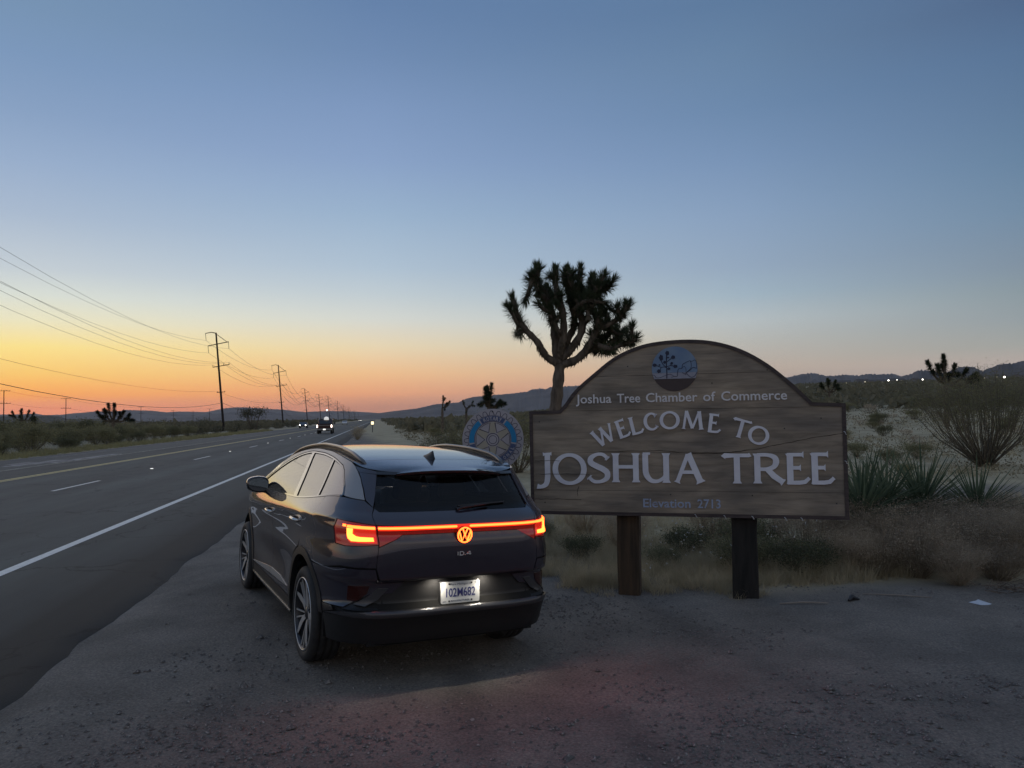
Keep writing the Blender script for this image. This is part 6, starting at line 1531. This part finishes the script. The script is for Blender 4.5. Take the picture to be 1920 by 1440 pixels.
mb.build('headliner', M['headliner'], CAR, smooth=True)
M['pale_seat'] = mat('pale_grey_seat', (.42, .42, .38), .8)
def seat(x, y, w, tilt, back_h, hr, mt='upholstery'):
    st_ = bevel(MB().box((x, y + .22, .56), (w, .50, .16)).build('seat', M['upholstery'], CAR), .05, 3)
    Rt = Matrix.Rotation(radians(tilt), 3, 'X')
    bevel(MB().box(Vector((x, y - .06, .58)) + Rt @ Vector((0, 0, back_h / 2)), (w, .13, back_h), Rt).build('backrest', M[mt], CAR), .05, 3)
    for hx in hr: bevel(MB().box(Vector((x + hx, y - .06, .58)) + Rt @ Vector((0, 0, back_h + .13)), (.25, .10, .17), Rt).build('headrest', M[mt], CAR), .04, 3)
seat(-.38, .12, .50, 14, .62, [0], 'pale_seat'); seat(.38, .12, .50, 14, .62, [0], 'pale_seat'); seat(0, -.88, 1.28, 16, .58, [-.42, 0, .42])
sw = MB()
for i in range(24): pass
cs = Matrix.Translation((-.38, .60, 1.0)) @ Matrix.Rotation(radians(25), 4, 'X'); ribbon(sw, circ(.175, 28), .026, cs, -.012, .012, True); ribbon(sw, [(-.17, 0), (.17, 0)], .05, cs, -.008, .008); sw.build('steering_wheel', M['upholstery'], CAR)
bevel(MB().box((0, .38, 1.475), (.24, .02, .07)).build('rear_view_mirror', M['black'], CAR), .012, 2)

# --- wheels
def wheel(x, y, sd, steer=0.):
    w = empty('wheel', (x, y, WZ), 0, parent=CAR); w.rotation_euler = (0, 0, steer)
    fl = Matrix.Identity(4) if sd > 0 else Matrix.Scale(-1, 4, (1, 0, 0))      # local +x is outward
    R0 = .357; rr = .272
    mb = MB(); mb.lathe([(rr - .010, -.225), (rr + .02, -.235), (R0 - .045, -.238), (R0 - .012, -.225), (R0, -.205), (R0, -.175), (R0 - .008, -.172), (R0 - .008, -.166), (R0, -.163), (R0, -.122), (R0 - .008, -.119), (R0 - .008, -.113), (R0, -.110), (R0, -.070), (R0 - .008, -.067), (R0 - .008, -.061), (R0, -.058), (R0 - .001, -.036), (R0 - .008, -.018), (R0 - .026, -.004), (R0 - .045, .001), (rr + .022, -.002), (rr + .004, -.010), (rr - .006, -.020)], fl, 72)
    mb.build('tyre', M['rubber'], w, smooth=True)
    mb = MB(); mb.lathe([(rr, -.012), (rr - .004, -.006), (rr - .013, -.008), (rr - .016, -.03), (rr - .03, -.10), (rr - .035, -.21)], fl, 60); rim = mb.build('rim', M['alloy_dark'], w, smooth=True)
    mb = MB(); mb.lathe([(rr + .001, -.0095), (rr - .001, -.004), (rr - .005, -.004), (rr - .008, -.008)], fl, 60); mb.build('rim_edge', M['alloy'], rim, smooth=True)
    def plate(pts, x0, x1, mt, nm, par=rim, th=.012):
        q = MB(); n = len(pts); 
        vs = [fl @ Vector((x0 + (x1 - x0) * (sqrt(a * a + b_ * b_) / rr) - 0, a, b_)) for a, b_ in pts]; vs += [fl @ Vector((x0 + (x1 - x0) * (sqrt(a * a + b_ * b_) / rr) - th, a, b_)) for a, b_ in pts]
        q.add(vs, [tuple(range(n)), tuple(range(2 * n - 1, n - 1, -1))] + [(i, i + n, (i + 1) % n + n, (i + 1) % n) for i in range(n)])
        return q.build(nm, M[mt], par)
    for k in range(5):
        a = radians(90 + 72 * k + 14); ca, sa = cos(a), sin(a)
        def P(r, d): return (r * cos(a + d), r * sin(a + d))
        bl = plate([P(.045, -.45), P(.12, -.10), P(.205, -.17), P(.262, -.20), P(.262, -.10), P(.20, .03), P(.12, .16), P(.045, .5)], -.045, -.014, 'alloy_dark', 'spoke')
        plate([P(.050, -.42), P(.062, .36), P(.12, .27), P(.19, .09), P(.262, -.08), P(.255, -.155), P(.20, -.17), P(.12, -.12)], -.0435, -.0125, 'alloy', 'spoke_blade', bl, .004)
        for d0, d1 in ((.20, .50), (.55, .82)):
            r0, r1 = (.05, .263) if d0 != .52 else (.10, .263)
            dd = d1 * .75
            q = [P(r0, d0 + .04), P(r1, dd + .022), P(r1, dd - .030), P(r0, d0 - .10)]
            plate(q, -.047, -.016, 'alloy', 'spoke_edge', bl, .010)
    mb = MB(); mb.lathe([(.001, -.030), (.034, -.031), (.040, -.036), (.058, -.042), (.060, -.07)], fl, 30); mb.build('hub_cap', M['alloy_dark'], rim, smooth=True)
    mb = MB(); mb.lathe([(.001, -.085), (.155, -.085), (.155, -.10), (.06, -.10)], fl, 36); mb.build('brake_disc', M['rail'], w)
    mb = MB(); mb.lathe([(.001, -.15), (rr - .03, -.15)], fl, 36); mb.build('rim_back', M['shell'], w)
for sd in (-1, 1):
    wheel(sd * .917, -AX, sd); wheel(sd * .915, AX, sd)
# ------------------------------------------------------------------ other traffic
M['truck_paint'] = mat('maroon_truck_paint', (.045, .012, .010), .3, .2, coat=.8); M['truck_trim'] = mat('truck_chrome', (.35, .34, .33), .3, .9)
M['tail_white'] = mat('bright_lamp', (.5, .4, .4), .4, emis=(1, .78, .66), es=7); M['head_white'] = mat('headlight_on', (.8, .8, .8), .3, emis=(1, .93, .80), es=14)
M['plate_glow'] = mat('lit_plate', (.7, .7, .68), .4, emis=(1, .96, .9), es=1.2); M['pale_glow'] = mat('glowing_white', (.75, .74, .70), .5, emis=(1, .97, .9), es=.5)
def simple_wheel(par, x, y, R=.40, w=.26):
    mb = MB(); s_ = 1 if x > 0 else -1
    mb.lathe([(.22, 0), (R - .05, .0), (R, -.03), (R, -w + .03), (R - .05, -w), (.05, -w)], Matrix.Translation((x, y, R)) @ (Matrix.Identity(4) if s_ > 0 else Matrix.Scale(-1, 4, (1, 0, 0))), 24)
    t_ = mb.build('wheel', M['rubber'], par, smooth=False); m2 = MB(); m2.lathe([(.001, .0), (.10, .006), (.22, -.01)], Matrix.Translation((x, y, R)) @ (Matrix.Identity(4) if s_ > 0 else Matrix.Scale(-1, 4, (1, 0, 0))), 16); m2.build('rim', M['silver'], t_)
def side_prof(mb, prof, w, m=0):
    """(y, z) side outline extruded over the width w"""
    n = len(prof); mb.add([(-w / 2, y, z) for y, z in prof] + [(w / 2, y, z) for y, z in prof], [tuple(range(n)), tuple(range(2 * n - 1, n - 1, -1))] + [(i, i + n, (i + 1) % n + n, (i + 1) % n) for i in range(n)], m); return mb
def pickup(x, y, rz):
    o = empty('pickup_truck', (x, y, 0), rz, 'dark red pickup driving away, rear lamps lit, glowing white dome shape above the cab', 'pickup')
    cab = [(-.55, .62), (-.60, 1.18), (-.48, 1.30), (-.20, 1.86), (.0, 1.93), (1.15, 1.92), (1.42, 1.84), (1.95, 1.28), (2.95, 1.16), (3.08, .95), (3.08, .55), (-.55, .55)]
    bevel(side_prof(MB(), cab, 1.90).build('cab', M['truck_paint'], o), .06, 3)
    mb = MB(); mb.box((0, -1.55, .72), (1.95, 2.0, .10)); mb.box((-.93, -1.55, .98), (.09, 2.0, .52)); mb.box((.93, -1.55, .98), (.09, 2.0, .52)); mb.build('cargo_bed', M['truck_paint'], o)
    tg = bevel(MB().box((0, -2.57, .99), (1.76, .07, .54)).build('tailgate', M['truck_paint'], o), .02, 2)
    MB().box((0, -2.612, 1.13), (1.60, .012, .06)).build('tailgate_trim', M['truck_trim'], tg)
    bevel(MB().box((0, -2.66, .60), (1.98, .20, .20)).build('rear_bumper', M['truck_trim'], o), .04, 3)
    MB().box((0, -2.768, .60), (.34, .012, .17)).build('number_plate', M['plate_glow'], o)
    for sx in (-1, 1):
        MB().box((sx * .93, -2.60, 1.03), (.13, .06, .34)).build('tail_lamp', M['tail_white'], o); MB().box((sx * .93, -2.60, .84), (.13, .05, .04)).build('lamp_trim', M['truck_trim'], o)
        mm = bevel(MB().box((sx * 1.14, 1.35, 1.38), (.20, .10, .26)).build('mirror_housing', M['black'], o), .03, 2); MB().tube([(sx * .94, 1.4, 1.3), (sx * 1.08, 1.36, 1.36)], .02, n=6).build('mirror_arm', M['black'], o)
        for wy in (-1.55, 2.25): simple_wheel(o, sx * 1.0, wy)
    MB().add([(-.78, -.545, 1.34), (.78, -.545, 1.34), (.70, -.30, 1.80), (-.70, -.30, 1.80)], [(0, 1, 2, 3)]).build('rear_window', M['gloss_black'], o)
    for sx in (-1, 1): MB().add([(sx * .953, -.30, 1.34), (sx * .953, 1.75, 1.34), (sx * .953, 1.30, 1.82), (sx * .953, -.10, 1.82)], [(0, 1, 2, 3)]).build('side_window', M['gloss_black'], o)
    side_prof(MB(), [(-2.5, .40), (-2.5, .55), (3.0, .55), (3.0, .40)], 1.2).build('chassis', M['black'], o)
    mb = MB(); mb.lathe([(.001, .34), (.16, .31), (.28, .20), (.33, .05), (.34, 0), (.34, -.75)], Matrix.Translation((.10, -.95, 1.72)) @ Matrix.Rotation(-pi / 2, 4, 'Y'), 24); 
    mb2 = MB(); mb2.lathe([(.001, .30), (.15, .27), (.27, .17), (.32, .0), (.33, -.15)], Matrix.Translation((.12, -.15, 2.02)) @ Matrix.Rotation(-pi / 2, 4, 'Y'), 24); mb2.build('glow_dome', M['pale_glow'], o, smooth=True)  # added dome shape with its own glow, for a bright spot above the cab
    mb = MB(); mb.box((0, .4, 1.965), (1.5, 1.0, .03)).box((-.62, .4, 1.95), (.05, 1.1, .08)).box((.62, .4, 1.95), (.05, 1.1, .08)); mb.build('roof_rack', M['black'], o)
    return o
pickup(-25.6, 105.5, radians(10))
def far_car(loc, rz, label, lights, paint_='silver', cat='car'):
    o = empty('distant_car', loc, rz, label, cat)
    prof = [(-2.2, .35), (-2.25, .80), (-2.05, .95), (-1.5, 1.02), (-.95, 1.42), (.35, 1.44), (1.05, 1.02), (2.05, .88), (2.25, .62), (2.22, .35)]
    bevel(side_prof(MB(), prof, 1.80).build('body', M[paint_], o), .08, 3)
    for sx in (-1, 1):
        MB().add([(sx * .903, -1.25, 1.05), (sx * .903, .85, 1.05), (sx * .903, .30, 1.38), (sx * .903, -.90, 1.37)], [(0, 1, 2, 3)]).build('side_window', M['gloss_black'], o)
        for wy in (-1.35, 1.4): simple_wheel(o, sx * .92, wy, .33, .22)
        if lights > 0: MB().lathe([(.001, .02), (.09, .0)], Matrix.Translation((sx * .66, 2.27, .70)) @ Matrix.Rotation(pi / 2, 4, 'Z'), 14).build('headlight', M['head_white'], o); MB().lathe([(.09, .0), (.12, -.04)], Matrix.Translation((sx * .66, 2.27, .70)) @ Matrix.Rotation(pi / 2, 4, 'Z'), 14).build('lamp_rim', M['black'], o)
        else: MB().box((sx * .70, -2.26, .80), (.28, .03, .12)).build('tail_lamp', M['reflex'], o)
    MB().add([(-.74, .40, 1.40), (.74, .40, 1.40), (.82, 1.02, 1.06), (-.82, 1.02, 1.06)], [(0, 1, 2, 3)]).build('windscreen', M['gloss_black'], o)
    MB().add([(-.74, -1.0, 1.40), (.74, -1.0, 1.40), (.82, -1.52, 1.06), (-.82, -1.52, 1.06)], [(0, 3, 2, 1)]).build('rear_window', M['gloss_black'], o)
    return o
M['white_car'] = mat('white_car_paint', (.65, .65, .64), .3, coat=.6)
bk = pi + radians(10)
def onroad(off, al): p = RN * off + RD * al; return (p.x, p.y, .0)
far_car(onroad(-17.4, 192), bk, 'oncoming car with two bright headlights left of the pickup', 1, 'gloss_black')
far_car(onroad(-12.0, 300), bk, 'white car in the turn lane far ahead, right of the row of poles', 0, 'white_car')
far_car(onroad(-16.6, 430), bk, 'nearer of the two oncoming cars near the end of the road', 1, 'gloss_black')
far_car(onroad(-15.8, 760), bk, 'farther of the two oncoming cars near the end of the road', 1, 'gloss_black')
# roadside delineator lit yellow, far street lamp
dl = empty('roadside_marker', (-20.0, 110, H(-20, 110)), 0, 'small lit yellow marker board at the right roadside beyond the pickup', 'marker')
M['marker'] = mat('lit_marker', (.6, .55, .3), .5, emis=(1, .85, .5), es=1.8)
MB().box((0, 0, .6), (.08, .08, 1.3)).build('post', M['black'], dl); MB().box((0, -.05, 1.35), (.38, .03, .42)).build('board', M['marker'], dl); MB().box((0, -.03, 1.35), (.52, .03, .58)).build('board_frame', M['black'], dl)
M['lamp_glow'] = mat('distant_lamp_glow', (.8, .8, .75), .4, emis=(1, .93, .80), es=7)
def street_lamp(x, y, z, label, r=.5, base=None):
    b0 = H(x, y) if base is None else base; o = empty('street_lamp', (x, y, b0), 0, label, 'lamp'); h = z - b0
    MB().tube([(0, 0, -.5), (0, 0, h + .1)], .10, n=6).build('pole', M['pole'], o)
    mb = MB(); k = 8
    mb.lathe([(.001, r), (r * .7, r * .7), (r, 0), (r * .7, -r * .7), (.001, -r)], Matrix.Translation((0, -.1, h)) @ Matrix.Rotation(-pi / 2, 4, 'Y'), 14); mb.build('lamp_head', M['lamp_glow'], o)
street_lamp(-120.4, 500, 8.24, 'single street lamp glowing above the pickup', .42)
M['house_wall'] = mat('distant_house_wall', (.17, .16, .15), .8); M['house_roof'] = mat('distant_house_roof', (.13, .11, .10), .9); M['win_lit'] = mat('lit_window', (.5, .45, .3), .5, emis=(1, .85, .6), es=.6)
def house(x, y, w, d, h, rz, label):
    z = H(x, y); o = empty('distant_house', (x, y, z), rz, label, 'house')
    MB().box((0, 0, h / 2 - .5), (w, d, h + 1)).build('wall', M['house_wall'], o)
    mb = MB(); side_prof(mb, [(-d / 2 - .5, h), (0, h + d * .22), (d / 2 + .5, h)], w + .8); mb.build('roof', M['house_roof'], o)
    for k in (-.28, .22): MB().box((w * k, -d / 2 - .02, h * .55), (1.3, .06, 1.2)).build('window', M['win_lit' if k > 0 else 'gloss_black'], o)
r5 = random.Random(8)
lampd = [(440.6, 900, 'leftmost bright town light right of the sign'), (450.6, 900, 'second town light from the left, close to the first'), (427.2, 800, 'middle town light below the rocky hill'), (442.7, 800, 'town light just left of the bulky joshua tree'), (448.2, 700, 'brightest town light at the far right')]
for i, (x, y, lb) in enumerate(lampd):
    zz = (34.37, 34.84, 31.89, 33.04, 31.15)[i]; street_lamp(x, y, max(zz, H(x, y) + 3), lb, (.8, .6, .65, .55, .9)[i])
hl = ['pale house left of the first town light', 'low house between the first two town lights', 'small house on the slope right of the second town light', 'flat pale house below the rocky hill', 'house with bright wall left of the bulky joshua tree', 'house right of the bulky joshua tree', 'pale house below the right end of the hills', 'long pale house near the brightest town light', 'small house above the biggest creosote', 'house at the right edge of the photo', 'lone house on the hillside at far right', 'small pale house low on the plain right of the sign']
for i, lb in enumerate(hl):
    u = (.455, .475, .50, .53, .56, .60, .625, .645, .61, .665, .655, .43)[i]; y = (980, 930, 1050, 960, 900, 1000, 1080, 900, 1200, 980, 1250, 900)[i]
    house(u * y, y, r5.uniform(12, 20), 9, r5.uniform(3, 4.2), r5.uniform(-.4, .4), lb)

# ------------------------------------------------------------------ litter on the gravel
M['paper'] = mat('white_litter', (.55, .58, .62), .6)
def litter():
    o = empty('paper_litter', (4.51, 7.55, H(4.51, 7.55)), 0, 'crumpled flat piece of white paper lying at the foot of the brush', 'litter')
    mb = MB(); xs = [(-.085, .055, .012), (.02, .07, .035), (.065, .075, .018), (.10, -.02, .010), (.03, -.055, .006), (-.045, -.06, .014), (.0, .005, .028), (-.02, .04, .03)]
    mb.add(xs + [(a, b, c - .003) for a, b, c in xs], [(0, 7, 6, 5), (7, 1, 6), (1, 2, 6), (2, 3, 6), (3, 4, 6), (4, 5, 6), (8, 13, 14, 15), (15, 14, 9), (9, 14, 10), (10, 14, 11), (11, 14, 12), (12, 14, 13)]); mb.build('sheet', M['paper'], o)
litter()
M['dead_wood'] = mat('bleached_stick', (.28, .24, .20), .85, bump=.3)
def stick(a, b, r, label, mt='dead_wood'):
    A, B = Vector((a[0], a[1], H(*a) + r)), Vector((b[0], b[1], H(*b) + r)); m = A.lerp(B, .5) + Vector((0, .01, r * .8))
    tag(MB().tube([A, m, B], [r * .6, r, r * .5], n=6).build('stick', M[mt], fix=False), label, 'stick')
stick((2.62, 7.72), (3.08, 7.66), .010, 'thin pale stick lying right of the dark sign post')
stick((2.15, 3.95), (2.28, 3.86), .005, 'short pale twig on the bare dirt at the lower right')
stick((3.55, 7.95), (4.15, 7.75), .007, 'curved dry stalk on the dirt in front of the weeds')
stick((.95, 9.35), (1.08, 9.15), .006, 'small bleached twig left of the brown sign post')
o = empty('scrap', (3.36, 7.72, H(3.36, 7.72)), .4, 'dark torn scrap on the dirt right of the thin stick', 'litter'); mb = MB(); mb.tube([(-.07, 0, .012), (0, .03, .03), (.06, -.01, .01)], [.012, .03, .01], n=6).tube([(0, .02, .02), (.05, .05, .04)], [.015, .006], n=5); mb.build('piece', M['black'], o)
# dark tangled twigs low in front of the right brush
o = empty('brush_litter', (5.0, 7.85, H(5.0, 7.85)), 0, 'dark heap of broken twigs right of the white paper', 'brush'); mb = MB()
for i in range(70): q = r5.uniform(0, 6.28); L = r5.uniform(.05, .22); c = Vector((r5.gauss(0, .16), r5.gauss(0, .08), .02 + abs(r5.gauss(0, .03)))); mb.tube([c, c + Vector((cos(q) * L, sin(q) * L, r5.uniform(0, .06)))], .0035, n=3)
mb.build('twigs', M['bark'], o)
# the evening star
mb = MB(); mb.lathe([(.001, 1.9), (1.9, 0), (.001, -1.9)], Matrix.Identity(4), 10); st_ = mb.build('evening_star', mat('planet_light', (0, 0, 0), 1, emis=(1, 1, 1), es=1.0)); st_.location = (-.21746 * 4000, 4000, 1.856 + .35959 * 4000); tag(st_, 'tiny bright planet in the upper left of the sky', 'planet')
